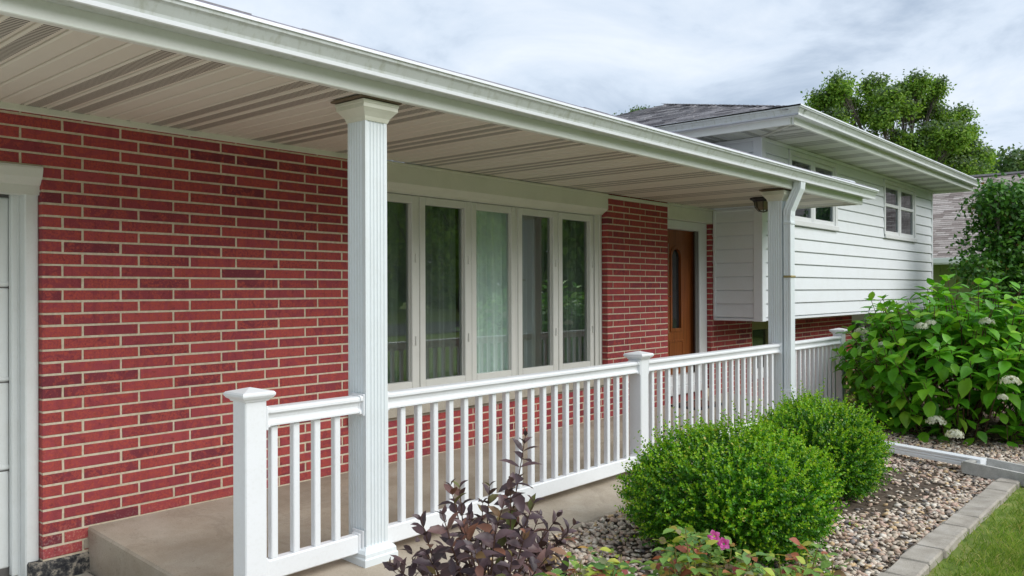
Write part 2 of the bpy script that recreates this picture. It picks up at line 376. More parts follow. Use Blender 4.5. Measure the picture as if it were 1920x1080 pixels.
def glass_mat(name, tint=(.95, .98, .965), boost=2.0, base=.02):
    m = NT(name); m.pos(); dp = m.n("ShaderNodeVectorMath", operation='DOT_PRODUCT'); m.l(m._g.outputs["Incoming"], dp.inputs[0]); m.l(m._g.outputs["Normal"], dp.inputs[1])
    schlick = m.math('MULTIPLY_ADD', m.math('POWER', m.math('SUBTRACT', 1.0, m.math('ABSOLUTE', dp.outputs["Value"])), 5.0), .96, .04)
    tr = m.n("ShaderNodeBsdfTransparent"); tr.inputs[0].default_value = (*tint, 1); gl = m.n("ShaderNodeBsdfGlossy"); gl.inputs["Roughness"].default_value = 0.0
    bp = m.n("ShaderNodeBump"); bp.inputs["Strength"].default_value = .006; bp.inputs["Distance"].default_value = .02; m.l(m.noise(2.2, 2), bp.inputs["Height"]); m.l(bp.outputs[0], gl.inputs["Normal"])
    mx = m.n("ShaderNodeMixShader"); m.l(m.math('MINIMUM', m.math('MULTIPLY_ADD', schlick, boost, base), .9), mx.inputs[0])
    m.l(tr.outputs[0], mx.inputs[1]); m.l(gl.outputs[0], mx.inputs[2]); m.l(mx.outputs[0], m.out.inputs[0]); return m.mat
M['glass'] = glass_mat('window_glass', boost=3.0)
M['farglass'] = glass_mat('far_window_glass', (.7, .75, .78), 1.0)
def screen_mat():
    m = NT('insect_screen_mesh'); tr = m.n("ShaderNodeBsdfTransparent"); mx = m.n("ShaderNodeMixShader"); mx.inputs[0].default_value = .22
    m.color((.02, .022, .02)).rough(.7); m.l(tr.outputs[0], mx.inputs[1]); m.l(m.b.outputs[0], mx.inputs[2]); m.l(mx.outputs[0], m.out.inputs[0]); return m.mat
M['screen'] = screen_mat()
def curtain_mat(name, c):
    m = NT(name); m.color(m.mix(.3, (*c, 1), m.ramp(m.noise(1, 4, .6, m.scaled((30, 30, 1))), [(.3, (.3, .3, .3)), (.7, (.7, .7, .7))]), 'OVERLAY')).rough(.9, .1); return m.mat
M['curtain'] = curtain_mat('pale_teal_curtain', (.80, .88, .86))
M['sheer'] = curtain_mat('grey_green_sheer', (.48, .55, .50))

def ground_mat(name, stops, sc=14, bump=.5, dist=.02):
    m = NT(name); n = m.noise(sc, 7, .68); n2 = m.noise(sc*.12, 4)
    c = m.ramp(n, stops); c = m.mix(.4, c, m.ramp(n2, [(.3, (.3, .3, .3)), (.7, (.7, .7, .7))]), 'OVERLAY')
    m.color(c).rough(.97, .1).bump(n, bump, dist); return m.mat
M['lawn'] = ground_mat('lawn_turf', [(.3, (.07, .12, .02)), (.5, (.15, .21, .045)), (.75, (.27, .26, .10))], 10)
M['soil'] = ground_mat('bed_soil', [(.3, (.055, .042, .032)), (.5, (.11, .085, .065)), (.75, (.19, .155, .12))], 22)
def gravel_mat():
    m = NT('mixed_gravel'); r = m.island(); n = m.noise(55, 4, .6)
    c = m.ramp(r, [(0, (.20, .18, .17)), (.08, (.42, .34, .28)), (.24, (.58, .48, .38)), (.42, (.46, .33, .25)), (.54, (.60, .51, .41)), (.74, (.70, .63, .54)), (.86, (.52, .37, .30)), (.94, (.60, .43, .24)), (1, (.32, .31, .31))], 'CONSTANT')
    c = m.mix(.45, c, m.ramp(n, [(.3, (.25, .25, .25)), (.7, (.78, .78, .78))]), 'OVERLAY'); m.color(c).rough(.8, .25).bump(m.noise(180, 3), .3, .002); return m.mat
M['gravel'] = gravel_mat()
M['mulch'] = shingle_mat('bark_mulch', [(.10, .065, .045), (.20, .14, .10), (.31, .24, .18)])

# ================================================================== GROUND AND SETTING
C = 0.064442; U = 0.1016
def sheet(name, x0, x1, y0, y1, z, mat):
    o = MB().add([(x0, y0, z), (x1, y0, z), (x1, y1, z), (x0, y1, z)], [(0, 1, 2, 3)]).build(name, mat); o["kind"] = "structure"; return o
sheet('lawn', -300, 300, -300, 300, -.16, M['lawn'])
# raised front lawn beside the bed (gentle bank)
def front_lawn():
    nx, ny = 40, 24; xs = np.linspace(.4, 34, nx); ys = np.linspace(-15.2, -3.47, ny); V = []; F = []
    for j, y in enumerate(ys):
        for i, x in enumerate(xs):
            ed = min(1, (x-.4)/1.2, (y+15.2)/4.0); V.append((x, y, -.155+.115*max(0, ed)))
    for j in range(ny-1):
        for i in range(nx-1): a = j*nx+i; F.append((a, a+1, a+nx+1, a+nx))
    o = put('front_lawn', np_mesh('front_lawn', V, F, M['lawn'], smooth=True)); o["kind"] = "structure"
front_lawn()
sheet('street', -120, 160, -24, -16.5, -.135, M['asphalt'])
sheet('driveway', -6.5, .22, -16.5, .4, -.115, M['drive'])
# porch slab: slopes gently to the yard
def slab_z(y): return .128+.045*y
o = MB().add([(.235, .02, -.2), (7.8, .02, -.2), (7.8, -1.84, -.2), (.215, -1.84, -.2), (.235, .02, slab_z(0)), (7.8, .02, slab_z(0)), (7.8, -1.825, slab_z(-1.825)), (.215, -1.825, slab_z(-1.825)), (.205, -1.835, slab_z(-1.83)-.012), (7.81, -1.838, slab_z(-1.83)-.012), (.226, .02, slab_z(0)-.012)],
              [(4, 7, 6, 5), (8, 3, 2, 9), (8, 9, 6, 7), (10, 0, 3, 8), (10, 8, 7, 4), (9, 2, 1, 5, 6), (10, 4, 5, 1, 0)]).build('porch_floor', M['slab']); o["kind"] = "structure"
# front walk at the foot of the step
sheet('walkway', .225, .9, -6.0, -1.9, -.119, M['drive'])
def bed_z(y): return -.035+.062*np.clip((y+2.75)/.9, 0, 1)
bv = [(x, y, float(bed_z(y))) for x in (.55, 7.9, 16.0) for y in (-3.40, -2.75, -2.3, -1.85, -1.80)]
o = MB().add(bv, [(i*5+j, i*5+5+j, i*5+6+j, i*5+1+j) for i in range(2) for j in range(4)]).build('planting_bed', M['soil']); o["kind"] = "structure"
sheet('side_bed', 7.75, 16.0, -1.85, .05, -.03, M['soil'])

# gravel: thousands of rounded stones
def ico(sub):
    bm = bmesh.new(); bmesh.ops.create_icosphere(bm, subdivisions=sub, radius=1.0); V = np.array([v.co[:] for v in bm.verts]); F = np.array([[v.index for v in f.verts] for f in bm.faces]); bm.free(); return V, F
def stones(name, n, area, size, tmpl, mat, zbase, keep=None, flat=(.45, .8)):
    T, Fc = tmpl; x = rng.uniform(area[0], area[1], n*3); y = rng.uniform(area[2], area[3], n*3)
    k = np.ones(len(x), bool) if keep is None else keep(x, y); x = x[k][:n]; y = y[k][:n]; n = len(x)
    s = rng.uniform(size[0], size[1], n)*rng.uniform(.7, 1.25, n)
    sc = np.stack([s, s*rng.uniform(.6, .95, n), s*rng.uniform(flat[0], flat[1], n)*.8], 1)
    a = rng.uniform(0, 6.283, n); tl = rng.normal(0, .35, n)
    V = T[None]*(1+rng.normal(0, .15, (n, len(T), 1)))*sc[:, None, :]
    ct, st = np.cos(tl)[:, None], np.sin(tl)[:, None]; V = np.stack([V[..., 0]*ct-V[..., 2]*st, V[..., 1], V[..., 0]*st+V[..., 2]*ct], -1)
    ca, sa = np.cos(a)[:, None], np.sin(a)[:, None]; V = np.stack([V[..., 0]*ca-V[..., 1]*sa, V[..., 0]*sa+V[..., 1]*ca, V[..., 2]], -1)
    V += np.stack([x, y, bed_z(y)+.004+rng.uniform(-.2, .75, n)*s*.7], 1)[:, None, :]
    F = (Fc[None]+(np.arange(n)*len(T))[:, None, None]).reshape(-1, 3)
    o = put(name, np_mesh(name, V.reshape(-1, 3), F, mat)); o["kind"] = "stuff"; return o
def gravel_keep(x, y):
    d = ((x-4.55)/.85)**2+((y+2.80)/.30)**2
    p = np.clip((d-.55)/.9, .22, 1); p = np.where((x > 6.7), np.clip(1-(x-6.7)/.7, .08, 1), p)
    return rng.uniform(0, 1, len(x)) < p
stones('gravel', 14500, (.75, 8.3, -3.38, -1.835), (.012, .025), ico(1), M['gravel'], -.03, gravel_keep, (.30, .6))
# bark mulch under the hydrangea and hostas
def mulch():
    T = np.array([(-1, -.3, 0), (1, -.25, .1), (.9, .3, 0), (-.9, .25, .12), (0, 0, .35)]); Fc = np.array([(0, 1, 4), (1, 2, 4), (2, 3, 4), (3, 0, 4)]); n = 3800
    x = rng.uniform(6.6, 12.5, n); y = rng.uniform(-3.4, -.2, n); k = (x > 7.9) | (y < -1.9); x, y = x[k], y[k]; n = len(x)
    s = rng.uniform(.018, .045, n); a = rng.uniform(0, 6.283, n); V = T[None]*s[:, None, None]; ca, sa = np.cos(a)[:, None], np.sin(a)[:, None]
    V = np.stack([V[..., 0]*ca-V[..., 1]*sa, V[..., 0]*sa+V[..., 1]*ca, V[..., 2]+V[..., 0]*rng.normal(0, .25, (n, 1))], -1)+np.stack([x, y, np.where(y > -1.85, -.018, bed_z(y)+.012)+rng.uniform(0, .02, n)], 1)[:, None]
    o = put('bark_mulch', np_mesh('bark_mulch', V.reshape(-1, 3), (Fc[None]+(np.arange(n)*5)[:, None, None]).reshape(-1, 3), M['mulch'])); o["kind"] = "stuff"
mulch()
# grass blades on the strip of lawn near the edging
def grass():
    n = 110000; x = rng.uniform(1.6, 8.5, n); y = rng.uniform(-5.4, -3.50, n)
    dens = np.clip((-3.56-y)/.30+rng.normal(0, .35, n), 0, 1)*np.clip((x-1.2)/.8, 0, 1); k = rng.uniform(0, 1, n) < np.where(dens > .5, 1, dens*.8); x, y = x[k], y[k]; n = len(x)
    h = rng.uniform(.03, .065, n); a = rng.uniform(0, 6.283, n); lean = rng.uniform(.1, .8, n); wd = rng.uniform(.0016, .003, n)
    ax = np.stack([np.cos(a)*lean, np.sin(a)*lean, np.ones(n)], 1); nr = np.stack([-np.sin(a), np.cos(a), np.full(n, .2)], 1)
    s = unit(np.cross(ax, nr)); b = np.stack([x, y, np.full(n, -.047)], 1); mid = b+ax*h[:, None]*.55; tip = b+ax*h[:, None]*.9+np.stack([np.cos(a), np.sin(a), np.full(n, -.15)], 1)*(h*lean*.45)[:, None]
    wv = s*wd[:, None]; V = np.stack([b-wv, b+wv, mid+wv*.8, mid-wv*.8, tip], 1).reshape(-1, 3)
    F = np.array([(0, 1, 2), (0, 2, 3), (3, 2, 4)])[None]+(np.arange(n)*5)[:, None, None]
    o = put('grass', np_mesh('grass', V, F.reshape(-1, 3), M['grass'])); o["kind"] = "stuff"
grass()

# concrete edging stones, laid from beyond the splash block towards the camera
ORD = ["first", "second", "third", "fourth", "fifth", "sixth", "seventh", "eighth", "ninth", "tenth", "eleventh", "twelfth", "thirteenth", "fourteenth", "fifteenth", "sixteenth"]
ed_x = 6.05; nf = 0; nbk = 0
while ed_x > 1.9:
    L = rnd.uniform(.26, .31); mb = MB(); mb.box(-L/2, L/2, -.075, .075, -.10, 0.0, .010)
    mb.v = [(a+rnd.uniform(-.004, .004), b+rnd.uniform(-.005, .005), c+rnd.uniform(-.003, .003)) for a, b, c in mb.v]
    o = mb.build('edging_stone', M['edging']); cxx = ed_x-L/2; o.location = (cxx, -3.445-.02*((cxx-4)/2)**2+rnd.uniform(-.006, .006), .004+rnd.uniform(-.006, .006)); o.rotation_euler = (rnd.uniform(-.02, .02), rnd.uniform(-.015, .015), rnd.uniform(-.03, .03)-.03*(cxx-4)/2)
    if cxx < 5.35: lab = ORD[min(nf, 15)]+" grey edging stone counted from the splash block towards the camera"; nf += 1
    else: lab = ORD[nbk]+" grey edging stone beyond the splash block, counted from far to near"; nbk += 1
    tag(o, lab, "edging stone", "edging stones along the gravel bed"); ed_x -= L+.006

# ================================================================== HOUSE
house = tag(empty('ranch_house'), "red brick split-level house with white porch, siding and grey roof", "house")

# ---------- brick walls
BRICKS = []   # (x0,x1,z0,z1,yfront)
J = .0058
def lay(x0, x1, k0, k1, phase, y=0.0, endl=False, zlim=None):
    """Rows k0..k1 (row k spans mortar lines k-1..k) between x0 and x1; phase(k) = joint position in thirds."""
    for k in range(k0, k1+1):
        z0, z1 = (36-k)*C, (37-k)*C
        ph = phase(k)*U; j = ph+math.floor((x0-ph)/(3*U)-1e-6)*3*U; edges = [x0]
        while True:
            j += 3*U
            if j >= x1-.03: break
            if j > x0+.03: edges.append(j)
        edges.append(x1)
        for a, b in zip(edges[:-1], edges[1:]):
            BRICKS.append((a+(J if a > x0 else 0)*1.0, b-(J if b < x1 else 0), z0+J, z1-J, y))
main_phase = lambda k: 1 if k % 2 else 2
pil_phase = lambda k: (51.07+(0 if k % 2 else 1))
WX0, WX1 = 2.03, 5.19           # picture window opening
lay(-.75, WX0, 0, 4, main_phase)
BR_MAIN0 = len(BRICKS)
lay(0.0, WX0, 5, 36, main_phase)
lay(WX0, WX1, 30, 36, main_phase)
lay(WX1, 6.36, 0, 34, pil_phase)
# brick wall under the upper storey
LW1, LW2, LB = (8.48, 9.68), (12.22, 13.62), 37
lay(7.37, LW1[0], 20, LB, main_phase); lay(LW1[1], LW2[0], 20, LB, main_phase); lay(LW2[1], 14.5, 20, LB, main_phase)
lay(LW1[0], LW1[1], 33, LB, main_phase); lay(LW2[0], LW2[1], 33, LB, main_phase)
BD = .068
def brick_verts(L, H, jit, r):
    b = .0028; x, z = L/2, H/2
    v = [(-x+b, 0, -z+b), (x-b, 0, -z+b), (x-b, 0, z-b), (-x+b, 0, z-b), (-x, b, -z), (x, b, -z), (x, b, z), (-x, b, z), (-x, BD, -z), (x, BD, -z), (x, BD, z), (-x, BD, z)]
    v = [(p[0]+r.uniform(-jit, jit), p[1]+r.uniform(-jit*.5, jit*.5), p[2]+r.uniform(-jit, jit)) for p in v]
    f = [(0, 1, 2, 3), (0, 4, 5, 1), (1, 5, 6, 2), (2, 6, 7, 3), (3, 7, 4, 0), (4, 8, 9, 5), (5, 9, 10, 6), (6, 10, 11, 7), (7, 11, 8, 4)]
    return v, f
# the 300 bricks that show largest are objects of their own
def score(b):
    c = np.array([(b[0]+b[1])/2, b[4], (b[2]+b[3])/2]); q = np.array([[b[0], b[4], b[2]], [b[1], b[4], b[3]]])
    px, py, d = project(q); X, Y, _ = project(c)
    if not (-10 < X[0] < 1930 and -5 < Y[0] < 1085) or (655 < X[0] < 722 and Y[0] > 200) or (430 < X[0] < 490 and Y[0] > 735): return 0
    if b[0] > 1.9 and b[1] < WX1 and b[3] > .46: return 0
    if b[1] < 6.36 and b[2] < slab_z(0)-.03 and b[0] > .25: return 0
    return abs(px[1]-px[0])*abs(py[1]-py[0])
order = sorted(range(len(BRICKS)), key=lambda i: -score(BRICKS[i])); single = set(order[:300])
wall = MB()   # mortar behind the bricks
mr = .0034
def mort(x0, x1, z0, z1, y=0.0, dep=.16): wall.box(x0, x1, y+mr, y+dep, z0, z1)
mort(-.75, -.0, 32*C, 2.42); mort(mr, WX0-.002, -.02, 2.42); mort(WX0-.002, WX1-mr, -.02, .44); mort(WX1+mr, 6.36-mr, -.02, 2.42, 0, .35)
brick_wall = wall.build('brick_wall', M['mortar'], house)
lw = MB()
lw.box(7.37+mr, LW1[0]-mr, mr, .3, -.2, 1.06); lw.box(LW1[0]-mr, LW1[1]+mr, mr, .3, -.2, .25); lw.box(LW1[1]+mr, LW2[0]-mr, mr, .3, -.2, 1.06); lw.box(LW2[0]-mr, LW2[1]+mr, mr, .3, -.2, .25); lw.box(LW2[1]+mr, 14.55, mr, .3, -.2, 1.06)
lower_wall = lw.build('lower_brick_wall', M['mortar'], house)
variants = {}
rest = {0: MB(), 1: MB()}
for i, b in enumerate(BRICKS):
    L, H = b[1]-b[0], b[3]-b[2]; cx, cz = (b[0]+b[1])/2, (b[2]+b[3])/2
    if i in single:
        key = (round(L, 3), rnd.randrange(5))
        if key not in variants:
            v, f = brick_verts(key[0], H, .0011, rnd); variants[key] = MB().add(v, f).mesh('brick', M['brick'])
        o = put('brick', variants[key], brick_wall if b[0] < 7 else lower_wall); o.location = (cx, b[4]+rnd.uniform(-.0015, .0012), cz); o.rotation_euler[1] = rnd.uniform(-.0025, .0025)
    else:
        v, f = brick_verts(L, H, .001, rnd); dy = rnd.uniform(-.0015, .0012)
        rest[1 if b[0] > 7 else 0].add([(p[0]+cx, p[1]+b[4]+dy, p[2]+cz) for p in v], f)
o = rest[0].build('brick', M['brick'], brick_wall); o["kind"] = "stuff"
o = rest[1].build('brick', M['brick'], lower_wall); o["kind"] = "stuff"
# the return to the right of the door and the soldier bricks under the threshold
rb = MB()
for k in range(0, 36):
    z0, z1 = (36-k)*C+J, (37-k)*C-J
    if z1 > 2.30 or (k >= 21): continue
    v, f = brick_verts(.150, z1-z0, .001, rnd); rb.add([(7.37+p[1]*.9, .075-p[0]+.004, p[2]+(z0+z1)/2) for p in v], f)
for k in range(7):
    v, f = brick_verts(.095, .056, .001, rnd)
    for s in range(2): rb.add([(6.40+k*.135+s*.066+p[2], .02+p[1], .172+p[0]) for p in v], f)
o = rb.build('brick', M['brick'], lower_wall); o["kind"] = "stuff"
MB().box(7.374, 7.44, .006, .2, .98, 2.36).build('mortar_return', M['mortar'], lower_wall)
MB().box(6.362, 7.37, .026, .10, .07, .222).build('mortar_bed', M['mortar'], lower_wall)
# foundation and broken brick end at the step
fb = MB().box(-.062, .245, -.012, .12, -.16, -.004, .01); fb.v = [(a+rnd.uniform(-.006, .006), b+rnd.uniform(-.006, .004), c+rnd.uniform(-.004, .004)) for a, b, c in fb.v]
fb.build('foundation', M['found'], house)
MB().box(.206, .234, -.006, .05, .012, .062, .004).build('mortar_patch', M['slab'], house)
# dark core that closes the house volume
core = MB().box(-.75, 6.3, 3.2, 3.3, -.2, 2.45).box(7.6, 14.4, .45, .5, -.1, 1.03).box(7.65, 14.4, .3, .35, 1.03, 3.15)
core.build('interior_wall', M['darkroom'], house)
MB().box(2.0, 5.3, .3, 3.2, .1, .14).box(1.96, 2.0, .17, 3.2, .1, 2.4).box(5.25, 5.3, .36, 3.2, .1, 2.4).box(1.96, 5.3, .17, 3.2, 2.36, 2.40).build('living_room_shell', M['tanwall'], house)

# ---------- garage door with its casing
gd = empty('garage_door', parent=house)
zs_ = [-.05, .465, .93, 1.428, 1.905]
for a, b in zip(zs_[:-1], zs_[1:]):
    MB().box(-2.55, -.099, .172, .20, a+.004, b-.004, .006).build('door_panel', M['garage'], gd)
for zc in zs_[1:-1]:
    MB().box(-2.55, -.1, .168, .18, zc+.008, zc+.03, .004).build('door_rail', M['garage'], gd)
MB().box(-2.55, -.1, .178, .21, -.11, 1.95).build('door_back', M['jambgrey'], gd)
gc = MB(); gc.box(-.066, .001, .045, .12, -.10, 1.93, .006).box(-.103, -.067, .125, .17, -.085, 1.92, .005).box(-.075, -.062, .118, .16, -.09, 1.92)
gc.build('casing', M['garage'], gd)
hd = MB(); hd.prism([(.12, 2.058), (-.012, 2.058), (-.016, 2.045), (-.004, 2.0), (.018, 1.965), (.03, 1.96), (.034, 1.912), (.12, 1.912)], 'x', -2.6, .002)
hd.build('head_casing', M['winframe'], gd)

# ---------- picture window
pw = empty('picture_window', parent=house)
ux = [2.135+.5865*i for i in range(6)]
GZ0, GZ1 = .702, 2.078
fr = MB(); fr.box(WX0, ux[0]-.002, .066, .15, .60, 2.20, .004).box(ux[5]+.002, WX1-.001, .066, .15, .60, 2.20, .004)
fr.box(ux[0]-.002, ux[5]+.002, .066, .15, .60, .642, .004).box(ux[0]-.002, ux[5]+.002, .066, .15, 2.142, 2.20, .004)
for i in range(1, 5): fr.box(ux[i]-.010, ux[i]+.010, .080, .15, .642, 2.142, .002)
fr.box(5.128, 5.146, .052, .066, .60, 2.17, .003)
fr.build('window_frame', M['winframe'], pw)
for i in range(5):
    a, b = ux[i]+.012, ux[i+1]-.012; yf = .072 if i != 2 else .078
    s = MB(); s.box(a, a+.060, yf, .125, .646, 2.138, .005).box(b-.060, b, yf, .125, .646, 2.138, .005).box(a+.059, b-.059, yf+.001, .125, .646, GZ0, .005).box(a+.059, b-.059, yf+.001, .125, GZ1, 2.138, .005)
    s.box(a+.058, a+.066, .104, .118, GZ0, GZ1).box(b-.066, b-.058, .104, .118, GZ0, GZ1)
    sa = s.build('sash', M['winframe'], pw)
    MB().box(a+.055, b-.055, .108, .112, GZ0-.005, GZ1+.005).build('pane', M['glass'], pw)
    if i != 2:
        MB().box(a+.055, b-.055, .140, .1415, GZ0-.005, GZ1+.005).build('insect_screen', M['screen'], pw)
        h = MB()
        for zc in (.98, 1.62): h.box(b-.030, b-.020, yf-.012, yf+.002, zc, zc+.07, .003)
        h.build('hinge', M['winframe'], pw)
sl = MB().prism([(.15, .60), (.06, .60), (-.035, .574), (-.040, .555), (-.040, .47), (-.01, .465), (.0, .44), (.15, .44)], 'x', WX0-.05, WX1-.002); sl.build('sill', concrete_mat('stone_sill', (.33, .29, .23), (.42, .38, .31), (.48, .44, .37), .15), pw)
hb = MB().prism([(.15, 2.335), (-.028, 2.335), (-.032, 2.205), (-.022, 2.195), (.0, 2.178), (.02, 2.168), (.040, 2.150), (.15, 2.150)], 'x', WX0-.05, 5.16); hb.build('head_board', M['trim'], pw)

# ---------- front door
fd = empty('front_door', parent=house)
DX0, DX1, DY = 6.40, 7.17, .13
dw = MB()
dw.box(6.405, 6.60, DY, DY+.045, .43, 2.09, .003).box(6.92, 7.165, DY, DY+.045, .43, 2.09, .003).box(6.60, 6.92, DY, DY+.045, .43, .90, .002).box(6.60, 6.92, DY, DY+.045, 1.93, 2.09, .002)
# arched surround of the glass
n = 14; cx, cz, r = 6.76, 1.77, .105
outer = [(6.60, .90), (6.60, 1.93), (6.92, 1.93), (6.92, .90)]
def arch_pts(rr, zb): return [(cx-rr, zb)]+[(cx-rr*math.cos(math.pi*t/n), cz+rr*math.sin(math.pi*t/n)) for t in range(n+1)]+[(cx+rr, zb)]
A = arch_pts(r, .955)
v = [(x, DY, z) for x, z in A]+[(6.60 if i <= (len(A)-1)/2-1 else (6.92 if i > (len(A))/2 else x), DY, .90 if i in (0, len(A)-1) else (1.93 if 3 < i < len(A)-4 else z)) for i, (x, z) in enumerate(A)]
m_ = len(A); f = [(i, i+1, m_+i+1, m_+i) for i in range(m_-1)]+[(0, m_, 2*m_-1, m_-1)]
dw.add(v, f)
dw.build('door_leaf', M['wood'], fd)
mo = MB()
Ao, Ai = arch_pts(r+.030, .925), arch_pts(r-.004, .959)
v = [(x, DY-.012, z) for x, z in Ao]+[(x, DY-.012, z) for x, z in Ai]+[(x, DY+.01, z) for x, z in Ao]+[(x, DY+.03, z) for x, z in Ai]
q = len(Ao); f = []
for i in range(q):
    j = (i+1) % q; f += [(i, j, q+j, q+i), (2*q+i, 2*q+j, j, i), (q+i, q+j, 3*q+j, 3*q+i)]
mo.add(v, f)
mo.box(6.60, 6.92, DY-.008, DY+.01, .80, .825, .004).box(6.60, 6.92, DY-.008, DY+.01, .50, .525, .004).box(6.60, 6.625, DY-.008, DY+.01, .526, .80, .004).box(6.895, 6.92, DY-.008, DY+.01, .526, .80, .004)
mo.build('door_moulding', M['wood'], fd)
MB().add([(x, DY+.02, z) for x, z in A], [tuple(range(len(A)))]).build('door_glass', simple('dark_door_glass', (.02, .022, .024), .12), fd)
MB().box(6.43, 6.47, DY-.012, DY, 1.22, 1.40, .006).tube([(6.45, DY-.01, 1.33), (6.45, DY-.06, 1.33), (6.53, DY-.065, 1.325)], .009).build('handle', simple('dark_red_handle', (.10, .015, .012), .4), fd)
dj = MB().box(7.171, 7.182, .085, .2, .43, 2.10).box(6.362, 6.402, .085, .2, .43, 2.10).box(6.402, 7.171, .085, .2, 2.094, 2.13); dj.build('door_jamb', simple('brown_jamb', (.08, .03, .014), .5), fd)
MB().box(7.10, 7.17, .062, .078, .42, 2.09, .004).build('storm_door_stile', M['jambgrey'], fd)
MB().box(7.184, 7.366, .055, .15, .20, 2.17, .006).box(6.3605, 6.375, .050, .15, .20, 2.17, .003).box(6.375, 7.366, .054, .15, 2.092, 2.19, .006).build('door_casing', M['farframe'], fd)
MB().box(6.362, 7.184, .025, .17, .315, .428, .006).box(6.355, 7.20, -.02, .15, .222, .314, .006).build('threshold', M['farframe'], fd)
MB().box(6.361, 7.395, -.010, .16, 2.192, 2.34, .006).build('head_board', M['trim'], fd)

# ---------- porch roof: soffit panels, fascia, gutter
PX0, PX1, PY, SZ = -2.4, 7.94, -1.553, 2.362
pr = empty('porch_roof', parent=house)
def soffit_panel(x0, w_, y0, y1, z, mat, parent, n=3, seg=.1075, axis='y'):
    prof = []; 
    for i in range(n):
        a = x0+i*w_/n; s = w_/n
        prof += [(a, z+.012), (a+s*.065, z+.012), (a+s*.075, z+.001), (a+s*.12, z+.007), (a+s*.20, z), (a+s*.97, z)]
    prof += [(x0+w_-.002, z+.010), (x0+w_-.002, z+.016), (x0, z+.016)]
    return MB().prism(prof, axis, y0, y1).build('soffit_panel', mat, parent)
k = -8; PWD = .3225
while True:
    a = -.108+k*PWD
    if a > PX1: break
    if a+PWD > PX0:
        a1 = max(a, PX0); w1 = min(a+PWD, PX1)-a1; nn = max(1, round(w1/.1075))
        back = -.02 if a+PWD*.5 < 7.43 else -.62
        soffit_panel(a1, w1, PY+.004, back, SZ, M['soffitv'] if k % 2 == 0 else M['soffit'], pr, nn)
    k += 1
# wall strip under the soffit
st = MB().box(PX0, WX0-.05, -.022, .0, 2.330, 2.366, .004).box(WX1-.03, 6.36, -.020, .0, 2.318, 2.352, .004).box(WX0-.05, WX1-.03, -.036, -.02, 2.336, 2.356, .003).box(6.36, 7.42, -.024, -.0, 2.342, 2.362, .003)
st.build('soffit_trim', M['trim'], pr)
MB().box(PX0, PX1+.003, PY-.018, PY+.012, 2.348, 2.52, .004).box(PX0, PX1, PY+.012, PY+.03, 2.352, 2.372).build('fascia', M['fascia'], pr)
MB().box(PX1-.002, PX1+.012, PY+.0125, -.6, 2.352, 2.50, .003).build('fascia', M['fascia'], pr)
def gutter(x0, x1, yb, z0, mat, parent, axis='x', sgn=-1):
    """K-style gutter: back at yb, front towards sgn."""
    P = [(0, .095), (0, 0), (.082, 0), (.086, .012), (.090, .032), (.098, .050), (.112, .064), (.122, .070), (.124, .084), (.124, .090), (.130, .092), (.130, .097), (.118, .097), (.117, .075), (.080, .012), (.006, .006), (.004, .095)]
    prof = [(yb+sgn*a, z0+b) for a, b in P]
    g = MB().prism(prof, axis, x0, x1)
    for e_ in (x0, x1):
        pts = [(yb+sgn*a, z0+b) for a, b in P[:12]]; q = [(e_, a, b) if axis == 'x' else (a, e_, b) for a, b in pts]; g.add(q, [tuple(range(len(q)))])
    go = g.build('gutter', mat, parent)
    lip = [(yb+sgn*a, z0+b) for a, b in [(.1225, .0845), (.1315, .0845), (.1315, .0985), (.117, .0985), (.117, .092)]]
    MB().prism(lip, axis, x0-.001, x1+.001).build('gutter_lip', M['gutterlip'], parent)
    lip = [(yb+sgn*a, z0+b) for a, b in [(.072, -.002), (.0875, -.002), (.0905, .014), (.086, .014)]]
    MB().prism(lip, axis, x0-.001, x1+.001).build('gutter_bead', M['gutterlip'], parent)
    return go
gutter(PX0, 8.09, PY-.019, 2.418, M['gutter'], pr)
deck = MB().prism([(PY-.10, 2.528), (-.0, 2.86), (3.2, 3.50), (3.2, 3.45), (-.0, 2.80), (PY-.02, 2.500)], 'x', PX0, 7.42); deck.add(*(lambda q: (q, [(0, 1, 2, 3), (4, 5, 6, 7), (0, 1, 5, 4), (1, 2, 6, 5), (2, 3, 7, 6), (3, 0, 4, 7)]))([(7.42, PY-.10, 2.528), (8.04, PY-.10, 2.528), (8.04, -.63, 2.722), (7.42, -.63, 2.722), (7.42, PY-.03, 2.505), (8.04, PY-.03, 2.505), (8.04, -.63, 2.68), (7.42, -.63, 2.68)]))
deck.build('shingle_deck', M['shingle'], pr)
MB().box(PX0, 8.05, PY-.135, PY-.02, 2.5215, 2.5265).build('drip_edge', simple('violet_grey_drip_edge', (.20, .19, .26), .5), pr)

# ---------- upper storey with lap siding
BX, BY, BZ0, BZ1, BX1 = 7.43, -.60, 1.035, 3.165, 14.6
W1, W2, WZ0 = (8.20, 9.83), (11.87, 13.57), 2.225
sw = empty('siding_wall', parent=house)
def board(x0, x1, z0, z1, axis='x'):
    if axis == 'x': prof = [(BY+.02, z0), (BY+.013, z0), (BY+.012, z0+.011), (BY-.016, z0+.009), (BY-.020, z0+.015), (BY-.004, z1-.0005), (BY+.02, z1-.0005)]
    else: prof = [(BX+.02, z0), (BX+.013, z0), (BX+.012, z0+.011), (BX-.016, z0+.009), (BX-.020, z0+.015), (BX-.004, z1-.0005), (BX+.02, z1-.0005)]
    return MB().prism(prof, axis, x0, x1).build('siding_board', M['siding'], sw)
zb = 1.066
while zb < BZ1-.03:
    zt = min(zb+.160, BZ1)
    if zt < WZ0+.06: segs = [(BX+.07, BX1)]
    else: segs = [(BX+.07, W1[0]-.004), (W1[1]+.004, W2[0]-.004), (W2[1]+.004, BX1)]
    for a, b in segs: board(a, b, zb, zt)
    board(BY+.02 if zb < 0 else BY+.075, .002 if zt < 2.6 else 3.5, zb, zt, 'y')
    zb += .160
